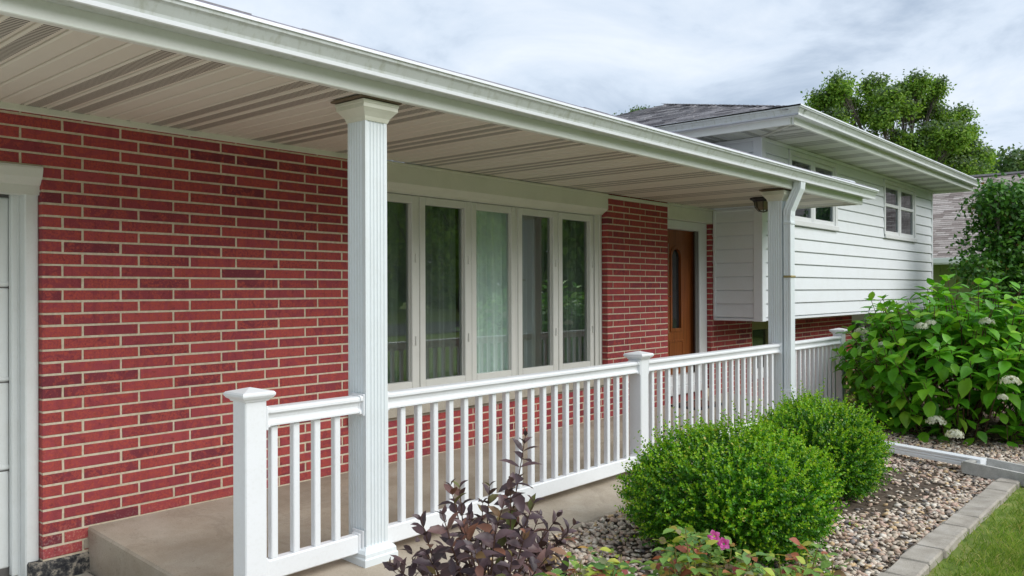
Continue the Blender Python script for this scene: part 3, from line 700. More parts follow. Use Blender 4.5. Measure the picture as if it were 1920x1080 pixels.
MB().box(BX-.027, BX+.076, BY-.028, BY+.01, BZ0-.005, BZ1, .004).box(BX-.0285, BX+.012, BY-.025, BY+.082, BZ0-.005, BZ1, .004).build('corner_post', M['siding'], sw)
MB().box(BX1-.01, BX1+.05, BY-.022, BY+.08, BZ0, BZ1, .004).build('corner_post', M['siding'], sw)
MB().box(BX+.076, BX1, BY-.018, BY+.05, BZ0, 1.064, .004).box(BX-.018, BX+.03, BY+.082, -.006, BZ0, 1.064, .004).box(BX-.022, BX+.02, -.035, -.003, BZ0, 2.345, .004).box(BX-.020, BX+.02, BY+.082, -.036, 2.325, 2.352, .003).build('starter_trim', M['siding'], sw)
MB().box(BX, BX1, BY+.021, BY+.06, BZ0+.01, WZ0).box(BX+.021, BX+.06, BY+.06, 3.5, BZ0+.01, BZ1).box(BX, BX1, BY+.05, .45, BZ0-.002, BZ0+.012).box(BX, W1[0], BY+.021, BY+.06, WZ0, BZ1).box(W1[1], W2[0], BY+.021, BY+.06, WZ0, BZ1).box(W2[1], BX1, BY+.021, BY+.06, WZ0, BZ1).box(BX1-.02, BX1+.03, BY+.08, 5, -.1, BZ1).build('wall_sheathing', M['siding'], sw)
MB().box(BX-.02, BX1+.05, BY-.030, BY-.0165, BZ1-.045, BZ1-.003, .004).box(BX-.03, BX-.0165, BY-.016, 3.4, BZ1-.045, BZ1-.003, .004).build('frieze_trim', M['siding'], sw)
def slider(x0, x1):
    wd = empty('window', parent=house)
    f_ = MB(); zt = BZ1-.05
    f_.box(x0, x0+.05, BY-.030, BY+.05, WZ0, zt, .004).box(x1-.085, x1, BY-.030, BY+.05, WZ0, zt, .004).box(x0+.05, x1-.085, BY-.029, BY+.05, zt-.06, zt, .004).box(x0, x1+.01, BY-.045, BY+.05, WZ0-.03, WZ0+.035, .005)
    f_.build('frame', M['farframe'], wd)
    mid = (x0+x1)/2-.03; zc = WZ0+.50
    for a, b in ((x0+.052, mid-.028), (mid+.028, x1-.088)):
        s = MB(); s.box(a, a+.045, BY-.016, BY+.03, WZ0+.037, zt-.062, .004).box(b-.045, b, BY-.016, BY+.03, WZ0+.037, zt-.062, .004).box(a+.045, b-.045, BY-.015, BY+.03, zt-.115, zt-.063, .004).box(a+.045, b-.045, BY-.015, BY+.03, WZ0+.037, WZ0+.09, .004).box(a+.045, b-.045, BY-.018, BY+.03, zc-.025, zc+.025, .004)
        s.build('sash', M['farframe'], wd)
        for z0, z1, kk in ((WZ0+.09, zc-.025, 1), (zc+.025, zt-.115, 0)):
            MB().box(a+.043, b-.043, BY+.006, BY+.009, z0-.002, z1+.002).build('pane', M['farglass'], wd)
            if kk: MB().box(a+.043, b-.043, BY+.022, BY+.0232, z0, z1).build('insect_screen', M['screen'], wd)
    MB().box(mid-.028, mid+.028, BY-.022, BY+.05, WZ0+.036, zt-.061, .004).build('mullion', M['farframe'], wd)
    cv = MB(); n = 60
    pts = [(x0+.03+(x1-x0-.1)*i/n, BY+.13+.02*math.sin(i*1.7)+.008*math.sin(i*.7)) for i in range(n+1)]
    cv.add([(x, y, z) for x, y in pts for z in (WZ0, BZ1)], [(2*i, 2*i+2, 2*i+3, 2*i+1) for i in range(n) if not (.38 < (i/n) % .5 / .5 < .6)])
    cv.build('curtain', curtain_mat('grey_far_curtain', (.12, .12, .14)), wd)
slider(*W1); slider(*W2)
# ground-floor windows in the brick under the siding
def basement(x0, x1, fm, z0=.30, cur=None):
    wd = empty('window', parent=house); z1 = 1.0
    f_ = MB().box(x0, x0+.08, .03, .10, z0, z1, .004).box(x1-.08, x1, .03, .10, z0, z1, .004).box(x0+.08, x1-.08, .031, .10, z1-.13, z1, .004).box((x0+x1)/2-.03, (x0+x1)/2+.03, .032, .10, z0+.05, z1-.13, .004)
    f_.build('frame', fm, wd)
    MB().box(x0-.01, x1+.01, -.02, .11, z0-.07, z0+.0, .006).box(x0+.08, x1-.08, .031, .10, z0, z0+.05, .004).build('sill', M['farframe'], wd)
    for a, b in ((x0+.078, (x0+x1)/2-.028), ((x0+x1)/2+.028, x1-.078)): MB().box(a, b, .07, .073, z0+.045, z1-.128).build('pane', M['farglass'], wd)
    if cur: MB().box(x0+.05, x1-.05, .14, .15, z0, .72).build('curtain', curtain_mat('navy_curtain', (.015, .03, .07)), wd)
basement(LW1[0], LW1[1], M['olive'], .30, True); basement(LW2[0], LW2[1], M['farframe'], .30)

# ---------- upper hip roof
FX0, FX1, FY, FZ = 6.93, 15.0, -1.18, 3.165
ur = empty('upper_roof', parent=house)
a = FX0+.01; i = 0
while a < FX1-.02:
    b = min(a+(.1075 if a < BX else .3225), FX1-.005)
    y1 = BY-.0; y0 = FY+.004
    # panels beyond the mitre start on the diagonal
    if a < BX: y1 = FY+max(.02, (a-FX0))
    soffit_panel(a, b-a, y0, y1, FZ, M['fsoffitv'] if i % 2 else M['fsoffit'], ur, max(1, round((b-a)/.1075))); a = b; i += 1
a = FY+.01; i = 0
while a < 6.2:
    b = min(a+(.1075 if a < BY else .3225), 6.2); x1 = BX if a > BY-.16 else FX0+max(.02, a-FY)
    soffit_panel(a, b-a, FX0+.004, x1, FZ+.0008, M['fsoffitw'] if i % 2 else M['fsoffit'], ur, max(1, round((b-a)/.1075)), axis='x'); a = b; i += 1
dv = Vector((FX0-BX, FY-BY, 0)); MB().tube([(FX0+.01, FY+.01, FZ-.004), (BX-.01, BY-.01, FZ-.004)], .012, 4).build('mitre_strip', M['trim'], ur)
MB().box(FX0-.004, FX1+.004, FY-.02, FY+.01, FZ-.012, FZ+.17, .004).build('fascia', M['fascia'], ur)
MB().box(FX0-.02, FX0+.01, FY+.0105, 6.3, FZ-.0122, FZ+.17, .004).build('fascia', M['fascia'], ur)
MB().box(FX1-.01, FX1+.02, FY+.0105, 6.3, FZ-.012, FZ+.17, .004).build('fascia', M['fascia'], ur)
GZ = FZ+.066
GP = [(0, .095), (0, 0), (.082, 0), (.086, .012), (.090, .032), (.098, .050), (.112, .064), (.122, .070), (.124, .084), (.124, .090), (.130, .092), (.130, .097), (.118, .097), (.117, .075), (.080, .012), (.006, .006), (.004, .095)]
def mitred(P, name, mat):
    n = len(P); X_, Y_ = FX0-.021, FY-.021
    v = [(FX1+.06, Y_-a, GZ+b) for a, b in P]+[(X_-a, Y_-a, GZ+b) for a, b in P]+[(X_-a, 6.3, GZ+b) for a, b in P]; f = []
    for q in (0, n):
        for i in range(n): f.append((q+i, q+(i+1) % n, q+n+(i+1) % n, q+n+i))
    f.append(tuple(range(12))); return MB().add(v, f).build(name, mat, ur)
mitred(GP, 'gutter', M['gutter'])
mitred([(.1225, .0845), (.1315, .0845), (.1315, .0985), (.117, .0985), (.117, .092)], 'gutter_lip', M['gutterlip'])
mitred([(.072, -.002), (.0875, -.002), (.0905, .014), (.086, .014)], 'gutter_bead', M['gutterlip'])
MB().add([(FX0, FY, FZ+.02), (FX1, FY, FZ+.02), (FX1, BY+.02, FZ+.02), (BX+.02, BY+.02, FZ+.02), (BX+.02, 6.3, FZ+.02), (FX0, 6.3, FZ+.02)], [(0, 1, 2, 3), (0, 3, 4, 5)]).build('soffit_backing', M['fsoffit'], ur)
# hip roof planes as laid shingles
SL = .325; EZ = FZ+.145; X0, Y0 = FX0-.07, FY-.07; X1, Y1 = FX1+.07, 6.35
H = (Y1-Y0)/2
sh = MB()
def shingles(P0, along, up, L0, inset, rows, expo, wmin=.16, wmax=.34, mat=None):
    """rows of tabs on a hip plane; every row is shorter by inset per row at each end."""
    nrm = along.cross(up).normalized()
    if nrm.z < 0: nrm = -nrm
    for r_ in range(rows):
        s0 = r_*inset; s1 = L0-r_*inset; t = s0-rnd.uniform(0, wmax)
        while t < s1:
            wd = rnd.uniform(wmin, wmax); a_, b_ = max(t, s0), min(t+wd-.004, s1)
            if b_-a_ > .02:
                th = rnd.uniform(.004, .011); lo = rnd.uniform(-.008, .008)
                p = [P0+along*a_+up*(r_*expo+lo), P0+along*b_+up*(r_*expo+lo), P0+along*b_+up*((r_+1)*expo+.02), P0+along*a_+up*((r_+1)*expo+.02)]
                q = [p[0]+nrm*(th+.004), p[1]+nrm*(th+.004), p[2]+nrm*.001, p[3]+nrm*.001]
                mat.add(p+q, [(4, 5, 6, 7), (0, 1, 5, 4), (1, 2, 6, 5), (3, 0, 4, 7)])
            t += wd
sl_len = math.hypot(1, SL); rows = int(H*sl_len/.14)
shingles(Vector((X0, Y0, EZ)), Vector((0, 1, 0)), Vector((1, 0, SL)).normalized(), Y1-Y0, H/rows, rows, H*sl_len/rows, mat=sh)
shingles(Vector((X0, Y0, EZ)), Vector((1, 0, 0)), Vector((0, 1, SL)).normalized(), X1-X0, H/rows, rows, H*sl_len/rows, .5, .9, mat=sh)
# hip caps
for s in range(34):
    t0, t1 = s*H/34, (s+1.15)*H/34; p = Vector((X0+t0, Y0+t0, EZ+SL*t0+.012)); q = Vector((X0+t1, Y0+t1, EZ+SL*t1+.006)); d = Vector((.11, -.11, -.02))
    sh.add([p-Vector((.10, -.10, .035)), p+Vector((0, 0, .014)), p+Vector((.10, -.10, -.035)), q-Vector((.10, -.10, .035)), q, q+Vector((.10, -.10, -.035))], [(0, 1, 4, 3), (1, 2, 5, 4), (0, 2, 1)])
o = sh.build('shingle', M['shingle'], ur); o["kind"] = "stuff"
ps = MB(); sl1 = (2.86-2.528)/1.653; L1 = 1.653*math.hypot(1, sl1); sl2 = .2; L2 = 3.2*math.hypot(1, sl2)
shingles(Vector((PX0, PY-.10, 2.529)), Vector((1, 0, 0)), Vector((0, 1, sl1)).normalized(), 7.41-PX0, 0, 12, L1/12, .2, .4, mat=ps)
shingles(Vector((7.41, PY-.10, 2.529)), Vector((1, 0, 0)), Vector((0, 1, sl1)).normalized(), .62, 0, 7, .132, .2, .4, mat=ps)
shingles(Vector((PX0, .005, 2.862)), Vector((1, 0, 0)), Vector((0, 1, sl2)).normalized(), 7.41-PX0, 0, 23, L2/23, .2, .4, mat=ps)
o = ps.build('shingle', M['shingle'], pr); o["kind"] = "stuff"
xm = X0+H; ym = Y0+H; zm = EZ+SL*H; xr = X1-H if X1-H > xm else xm+.01
MB().add([(X0, Y0, EZ-.004), (X1, Y0, EZ-.004), (X1, Y1, EZ-.004), (X0, Y1, EZ-.004), (xm, ym, zm-.004), (xr, ym, zm-.004)], [(0, 1, 5, 4), (1, 2, 5), (2, 3, 4, 5), (3, 0, 4), (0, 3, 2, 1)]).build('roof_deck', M['shingle'], ur)

# ================================================================== PORCH COLUMNS
def column(x0, yf, floor, label, w_=.138):
    root = empty('porch_column', (x0+w_/2, yf+w_/2, floor)); tag(root, label, 'column', 'porch columns')
    h = w_/2; n = 5; d = .005
    def side():
        pts = []; m_ = .016; s = (w_-2*m_)/n
        pts.append((-h, 0)); pts.append((-h+m_, 0))
        for i in range(n):
            a = -h+m_+i*s; pts += [(a+s*.10, d*.7), (a+s*.26, d), (a+s*.60, d), (a+s*.78, d*.6), (a+s*.90, 0)]
        pts.append((h-m_, 0)); return pts
    prof = []
    for q in range(4):
        c, s = [(1, 0), (0, 1), (-1, 0), (0, -1)][q]
        for t, dd in side():
            x, y = t, -h+dd; prof.append((x*c-y*s, x*s+y*c))
    zt = 2.350-floor
    MB().prism(prof, 'z', .085, zt-.075).build('shaft', M['column'], root)
    MB().box(-h+.009, h-.009, -h+.009, h-.009, .05, zt-.05).build('core', M['column'], root)
    def ring(levels):
        mb = MB(); v = []; f = []
        for z, e_ in levels: v += [(-h-e_, -h-e_, z), (h+e_, -h-e_, z), (h+e_, h+e_, z), (-h-e_, h+e_, z)]
        for i in range(len(levels)-1):
            for k in range(4): f.append((4*i+k, 4*i+(k+1) % 4, 4*i+4+(k+1) % 4, 4*i+4+k))
        f += [(0, 3, 2, 1), tuple(4*(len(levels)-1)+k for k in range(4))]; return mb.add(v, f)
    ring([(-.04, .036), (.043, .036), (.047, .033), (.050, .030), (.068, .029), (.082, .020), (.092, .006), (.096, .003), (.0965, -.01)]).build('base', M['column'], root)
    ring([(zt-.105, -.012), (zt-.105, .003), (zt-.098, .006), (zt-.085, .010), (zt-.066, .024), (zt-.052, .036), (zt-.048, .040), (zt-.028, .040), (zt-.026, .044), (zt-.012, .044)]).build('capital', M['capital'], root)
    MB().box(-h-.062, h+.058, -h-.05, h+.060, zt-.006, zt+.004, .002).build('cap_shim', simple('weathered_wood_shim', (.16, .12, .08), .9), root)
    return root
column(.945, -1.480, .05, "fluted white square column nearest the garage door, on the porch edge")
column(5.935, -1.480, .05, "fluted white square column beside the downspout near the front door")

# ================================================================== RAILINGS
RY = -1.425
def newel(x, root, zt):
    h = .0525; z0 = .055
    MB().box(x-h, x+h, RY-h, RY+h, z0, zt-.055, .005).build('newel_post', M['vinyl'], root)
    mb = MB(); v = []; f = []
    lv = [(zt-.060, .001), (zt-.058, .006), (zt-.050, .010), (zt-.044, .020), (zt-.036, .026), (zt-.032, .028), (zt-.024, .028), (zt-.021, .025), (zt-.017, .022), (zt, -h+.004)]
    for z, e_ in lv: v += [(x-h-e_, RY-h-e_, z), (x+h+e_, RY-h-e_, z), (x+h+e_, RY+h+e_, z), (x-h-e_, RY+h+e_, z)]
    for i in range(len(lv)-1):
        for k in range(4): f.append((4*i+k, 4*i+(k+1) % 4, 4*i+4+(k+1) % 4, 4*i+4+k))
    f += [(0, 3, 2, 1), tuple(4*(len(lv)-1)+k for k in range(4))]; mb.add(v, f).build('newel_cap', M['vinyl'], root)
RAIL = [(-.028, .886), (-.040, .882), (-.043, .876), (-.043, .864), (-.038, .859), (-.032, .857), (-.029, .850), (-.026, .838), (-.027, .828), (-.033, .819), (-.036, .815), (-.036, .806), (-.030, .803), (-.018, .802)]
RAIL = RAIL+[(-a, b) for a, b in RAIL[::-1]]
def rail(x0, x1, root, first, step=.1172, brl=True, brr=True):
    MB().prism([(RY+a, b) for a, b in RAIL], 'x', x0, x1).build('top_rail', M['vinyl'], root)
    MB().box(x0, x1, RY-.025, RY+.025, .113, .205, .006).build('bottom_rail', M['vinyl'], root)
    x = first
    while x < x1-.03:
        if x > x0+.012: MB().box(x-.017, x+.017, RY-.017, RY+.017, .2045, .8022, .0035).build('baluster', M['vinyl'], root)
        x += step
    for xe, on, s in ((x0, brl, 1), (x1, brr, -1)):
        if not on: continue
        e2 = xe+s*.026; big = [(RY+a*1.10, .845+(b-.845)*1.12) for a, b in RAIL]
        MB().prism(big, 'x', xe+s*.010, e2).box(xe, xe+s*.011, RY-.050, RY+.050, .790, .897, .003).build('rail_bracket', M['vinyl'], root)
        b_ = MB(); b_.box(xe+s*.010, e2, RY-.030, RY+.030, .108, .212, .004).box(xe, xe+s*.011, RY-.042, RY+.042, .10, .225, .003); b_.build('bracket', M['vinyl'], root)
G = 'white railing sections along the porch edge'
r1 = tag(empty('porch_railing', (.3425, RY, .05)), "short white railing section left of the first column, with its capped newel nearest the camera", 'railing', G)
r2 = tag(empty('porch_railing', (3.5, RY, .05)), "long white railing between the two columns with a capped newel at its middle", 'railing', G)
r3 = tag(empty('porch_railing', (7.6, RY, .05)), "white railing section right of the downspout ending in a newel beside the hydrangea", 'railing', G)
class Shift:
    pass
def shifted(root, fn):
    before = set(o.name for o in root.children); fn()
    for o in root.children:
        if o.name not in before: o.location = (o.location[0]-root.location[0], o.location[1]-root.location[1], o.location[2]-root.location[2])
shifted(r1, lambda: (newel(.3425, r1, .982), rail(.395, .945, r1, .4575, .1155)))
shifted(r2, lambda: (rail(1.083, 3.4545, r2, 1.105), newel(3.507, r2, .958), rail(3.5595, 5.935, r2, 3.68, .1183)))
shifted(r3, lambda: (rail(6.073, 7.545, r3, 6.12, .1192, False, False), newel(7.597, r3, .975)))

# ================================================================== DOWNSPOUT, SPLASH BLOCK, LAMP, MAT
def loop_rect(c, t, w_, d, side):
    """Corrugated rectangle cross-section at c, along t; side = direction of its width."""
    t = Vector(t).normalized(); s = (Vector(side)-t*Vector(side).dot(t)).normalized(); n = t.cross(s); out = []
    def edge(p0, p1, nn):
        for i in range(7):
            u_ = i/7; off = .0045 if (i in (2, 4)) else 0
            out.append(c+p0*(1-u_)+p1*u_-nn*off)
    a, b = s*w_/2, n*d/2
    edge(-a-b, a-b, -n); edge(a-b, a+b, s); edge(a+b, -a+b, n); edge(-a+b, -a-b, -s); return out
def pipe(path, w_, d, side):
    mb = MB(); v = []; f = []; k = 28; path = [Vector(p) for p in path]
    for i, p in enumerate(path):
        t = (path[min(i+1, len(path)-1)]-path[max(i-1, 0)]); v += loop_rect(p, t, w_, d, side)
    for i in range(len(path)-1):
        for j in range(k): f.append((i*k+j, i*k+(j+1) % k, (i+1)*k+(j+1) % k, (i+1)*k+j))
    f.append(tuple(range((len(path)-1)*k, len(path)*k))); return mb.add(v, f)
ds = tag(empty('downspout', (5.985, -1.53, 0)), "white corrugated metal downspout in front of the far column, bending up to the gutter", 'downspout')
DX, DYY = 5.988, -1.528
def loc(o, root): o.location = tuple(-c for c in root.location); return o
loc(pipe([(DX, DYY, .44), (DX, DYY, 2.13), (DX, DYY-.008, 2.15)], .100, .068, (1, 0, 0)).build('pipe', M['column'], ds), ds)
loc(pipe([(DX, DYY, 2.10), (DX, DYY-.004, 2.15), (DX+.006, DYY-.022, 2.195), (DX+.022, DYY-.066, 2.31), (DX+.028, DYY-.086, 2.355), (DX+.030, DYY-.092, 2.42)], .106, .074, (1, 0, 0)).build('elbow', M['column'], ds), ds)
loc(pipe([(DX, DYY, .46), (DX, DYY, .20), (DX, DYY-.015, .13), (DX-.01, DYY-.07, .085), (DX-.03, DYY-.16, .07)], .108, .076, (1, 0, 0)).build('elbow', M['column'], ds), ds)
loc(pipe([(DX-.02, DYY-.12, .071), (5.60, -3.23, .045)], .102, .07, (1, 0, 0)).build('extension', M['vinyl'], ds), ds)
loc(MB().box(DX-.056, DX+.056, DYY-.041, DYY+.034, 1.514, 1.534, .003).build('strap', M['strap'], ds), ds)
loc(MB().box(DX-.056, DX+.056, DYY-.040, DYY+.034, 2.02, 2.045, .003).build('collar', M['column'], ds), ds)
loc(MB().box(DX-.057, DX+.057, DYY-.041, DYY+.034, .435, .462, .003).build('collar', M['column'], ds), ds)

d_ = Vector((5.60-DX+.02, -3.23-(DYY-.12), 0)).normalized(); ang = math.atan2(d_.y, d_.x)
sb = MB(); Ls = .75
prof = [(-.15, .09), (-.12, .09), (-.10, .03), (.10, .03), (.12, .09), (.15, .09), (.16, 0), (-.16, 0)]
sb.prism(prof, 'x', 0, Ls).box(-.02, .03, -.15, .15, .0, .085, .008)
o = sb.build('splash_block', M['splash']); o.location = (5.56, -3.16, -.01); o.rotation_euler = (0, .05, ang)
tag(o, "pale concrete splash block under the end of the white downspout extension", "splash block")

lt = tag(empty('ceiling_lamp', (6.60, -1.0, SZ)), "black lantern lamp mounted on the porch ceiling behind the far column", "lamp")
def octo(levels, n=8):
    mb = MB(); v = []; f = []
    for z, r_ in levels: v += [(r_*math.cos(2*math.pi*(k+.5)/n), r_*math.sin(2*math.pi*(k+.5)/n), z) for k in range(n)]
    for i in range(len(levels)-1):
        for k in range(n): f.append((i*n+k, i*n+(k+1) % n, (i+1)*n+(k+1) % n, (i+1)*n+k))
    f += [tuple(range(n))[::-1], tuple(range((len(levels)-1)*n, len(levels)*n))]; return mb.add(v, f)
octo([(.002, .135), (-.018, .135), (-.03, .11), (-.045, .10)]).build('canopy', M['black'], lt)
octo([(-.045, .085), (-.10, .075), (-.13, .05)]).build('shade', M['lampglass'], lt)
cg = MB()
for k in range(8):
    an = 2*math.pi*(k+.5)/8; cg.tube([(.092*math.cos(an), .092*math.sin(an), -.04), (.083*math.cos(an), .083*math.sin(an), -.10), (.05*math.cos(an), .05*math.sin(an), -.138), (0, 0, -.15)], .005, 5)
cg.build('cage', M['black'], lt)

mt = tag(empty('doormat', (6.62, -.23, slab_z(-.23)+.002)), "black bordered doormat with brown centre in front of the front door", "doormat")
mt.rotation_euler = (math.atan(.045), 0, 0)
MB().box(-.32, .32, -.18, .18, 0, .012, .004).build('border', M['matrubber'], mt); MB().box(-.25, .25, -.12, .12, .0125, .016, .001).build('pile', M['matcentre'], mt)
o = MB().prism([(.05*math.cos(t), .05*math.sin(t)) for t in np.linspace(-.3, math.pi+.3, 9)]+[(.046*math.cos(t), .046*math.sin(t)) for t in np.linspace(math.pi+.3, -.3, 9)], 'x', -.32, .32).build('metal_spout', M['greyflash']); o.location = (7.88, -1.35, 2.615); o.rotation_euler = (.1, 0, -.05)
tag(o, "short grey metal spout end lying on the porch roof edge below the upper window", "spout")

# curtains hanging in the picture window
def drape(x0, x1, y, z0, z1, amp, per, mat, name, label):
    n = int((x1-x0)/.008); pts = []
    for i in range(n+1):
        x = x0+(x1-x0)*i/n; pts.append((x, y+amp*math.sin(2*math.pi*x/per+1.3*math.sin(x*5))+amp*.35*math.sin(2*math.pi*x/(per*.37))))
    V = [(x, yy+(.02*math.sin(x*3+z) if z == z0 else 0), z) for x, yy in pts for z in (z0, z1)]
    o = MB().add(V, [(2*i, 2*i+2, 2*i+3, 2*i+1) for i in range(n)]).build(name, mat, None, True); return tag(o, label, 'curtain')
drape(3.28, 3.95, .175, .30, 2.25, .028, .105, M['curtain'], 'curtain', "pale teal curtain hanging behind the middle pane of the picture window")
drape(2.05, 3.27, .22, .30, 2.25, .03, .12, M['sheer'], 'curtain', "grey green sheer curtain behind the two left panes of the picture window")
drape(3.96, 5.20, .22, .30, 2.25, .03, .12, M['sheer'], 'curtain', "grey green sheer curtain behind the two right panes of the picture window")

# ================================================================== PLANTS
def join(parts):
    V = []; F = []; I = []; off = 0
    for v, f, mi in parts: V.append(v); F.append(f+off); I.append(np.full(len(f), mi)); off += len(v)
    return np.concatenate(V), np.concatenate(F), np.concatenate(I)
def boxwood(cx, cy, rx, ry, h, label, seed, shoots=3600):
    g = np.random.default_rng(seed); root = tag(empty('boxwood_shrub', (cx, cy, -.03)), label, 'shrub', 'clipped boxwood shrubs in the gravel bed')
    # lumpy ball: radius modulated by a few smooth bumps
    bd = unit(g.normal(size=(26, 3))); ba = g.uniform(-.09, .09, 26)
    def radius(d): return 1+((np.maximum(d@bd.T, 0)**10)*ba).sum(1)
    def shell(n, r0, r1):
        d = unit(g.normal(size=(n*2, 3))); d = d[d[:, 2] > -.84][:n]; r = radius(d)*g.uniform(r0, r1, len(d))
        return d, d*r[:, None]*np.array([rx, ry, h*.56])+np.array([0, 0, h*.47])
    d, p = shell(shoots, .80, .985); nsh = len(d)
    ax = unit(d*np.array([1/rx, 1/ry, 1/h])*.55+np.array([0, 0, .55])+g.normal(0, .33, (nsh, 3))); Ls = g.uniform(.05, .12, nsh)
    long_ = g.random(nsh) < .10; Ls[long_] *= 1.9; p = p-ax*g.uniform(0, .05, nsh)[:, None]
    K = 7; pos = []; axs = []; nr = []; LL = []; yn = []
    for k in range(K):
        t = (k+.6)/K; base = p+ax*(Ls*t)[:, None]; q0 = unit(np.cross(ax, g.normal(size=(nsh, 3))))
        for sgn in (1, -1):
            a = unit(q0*sgn*.8+ax*(.55+.5*t)+g.normal(0, .22, (nsh, 3))); pos.append(base); axs.append(a); nr.append(unit(ax+g.normal(0, .35, (nsh, 3)))); LL.append(g.uniform(.014, .022, nsh)*(1.1-.35*t)); yn.append(np.full(nsh, t)+g.normal(0, .16, nsh)+(g.random(nsh) < .0)*1)
    vig = np.tile(g.random(nsh), 2*K)
    pos = np.concatenate(pos); axs = np.concatenate(axs); nr = np.concatenate(nr); LL = np.concatenate(LL); yn = np.concatenate(yn)
    top = np.tile(d[:, 2], 2*K)
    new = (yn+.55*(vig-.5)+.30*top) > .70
    parts = []
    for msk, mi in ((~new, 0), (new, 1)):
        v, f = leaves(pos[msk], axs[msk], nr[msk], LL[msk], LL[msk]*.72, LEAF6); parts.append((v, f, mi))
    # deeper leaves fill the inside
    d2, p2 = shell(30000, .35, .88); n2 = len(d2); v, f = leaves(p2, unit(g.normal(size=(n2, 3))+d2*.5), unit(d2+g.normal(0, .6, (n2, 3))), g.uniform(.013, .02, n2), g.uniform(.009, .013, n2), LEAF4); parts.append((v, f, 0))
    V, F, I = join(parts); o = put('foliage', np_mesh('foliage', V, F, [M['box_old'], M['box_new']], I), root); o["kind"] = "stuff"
    st = MB()
    for k in range(14):
        an = g.uniform(0, 6.28); r_ = g.uniform(.2, .75); st.tube([(0, 0, 0), (rx*r_*.4*math.cos(an), ry*r_*.4*math.sin(an), h*.25), (rx*r_*math.cos(an), ry*r_*math.sin(an), h*.62)], [.012, .008, .003], 5)
    st.build('stems', M['twig'], root)
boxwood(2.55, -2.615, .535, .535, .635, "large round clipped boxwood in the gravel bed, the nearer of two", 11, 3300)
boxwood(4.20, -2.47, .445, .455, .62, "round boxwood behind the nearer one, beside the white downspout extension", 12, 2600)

def leaf_objects(root, pos, axs, nrm, L, W, mat, tmpl, keep, name='leaf', nvar=4, rest_kind=True):
    """keep: indices that become objects of their own (sharing a few blade meshes); the rest is one mesh."""
    T, Fc = tmpl; base = np.array(root.location); vs_ = []
    for q in range(nvar):
        t = T.copy(); t[:, 1] *= 1+(q-1.5)*.06; t[:, 2] += (t[:, 0]**2)*(-.05-.05*q)+np.abs(t[:, 1])*.05*q
        vs_.append(np_mesh(name, t, Fc, mat, smooth=True))
    a = unit(axs); s = unit(np.cross(nrm, a)); u_ = np.cross(a, s); L = np.broadcast_to(L, (len(pos),)); W = np.broadcast_to(W, (len(pos),))
    ks = set(int(i) for i in keep)
    for i in ks:
        o = bpy.data.objects.new(name, vs_[i % nvar]); col.objects.link(o); o.parent = root; p = pos[i]-base
        o.matrix_local = Matrix(((a[i, 0]*L[i], s[i, 0]*W[i], u_[i, 0]*L[i], p[0]), (a[i, 1]*L[i], s[i, 1]*W[i], u_[i, 1]*L[i], p[1]), (a[i, 2]*L[i], s[i, 2]*W[i], u_[i, 2]*L[i], p[2]), (0, 0, 0, 1)))
    r_ = np.array([i for i in range(len(pos)) if i not in ks], int)
    if len(r_):
        v, f = leaves(pos[r_]-base, axs[r_], nrm[r_], L[r_], W[r_], tmpl); o = put(name, np_mesh(name, v, f, mat, smooth=True), root); o["kind"] = "stuff"

BLADE = (np.array([(0, 0, 0), (.16, .30, .03), (.42, .50, .05), (.72, .36, .02), (1, 0, -.10), (.72, -.36, .02), (.42, -.50, .05), (.16, -.30, .03), (.16, 0, 0), (.42, 0, -.01), (.72, 0, -.04)]),
         np.array([(0, 8, 1), (8, 9, 2), (8, 2, 1), (9, 10, 3), (9, 3, 2), (10, 4, 3), (0, 7, 8), (8, 7, 6), (8, 6, 9), (9, 6, 5), (9, 5, 10), (10, 5, 4)]))

def florets(c, rx, rz, n, g, sz=.010):
    d = unit(g.normal(size=(n, 3))); d[:, 2] = np.abs(d[:, 2])*1.0-.25; p = c+d*np.array([rx, rx, rz])*g.uniform(.75, 1.05, (n, 1)); P = []; A = []; N = []
    for k in range(4):
        an = k*math.pi/2; t1 = unit(np.cross(d, np.array([.3, .2, 1.0]))); t2 = np.cross(d, t1); P.append(p); A.append(t1*math.cos(an)+t2*math.sin(an)+d*.2); N.append(d)
    return leaves(np.concatenate(P), np.concatenate(A), np.concatenate(N), sz, sz*.95, LEAF6)

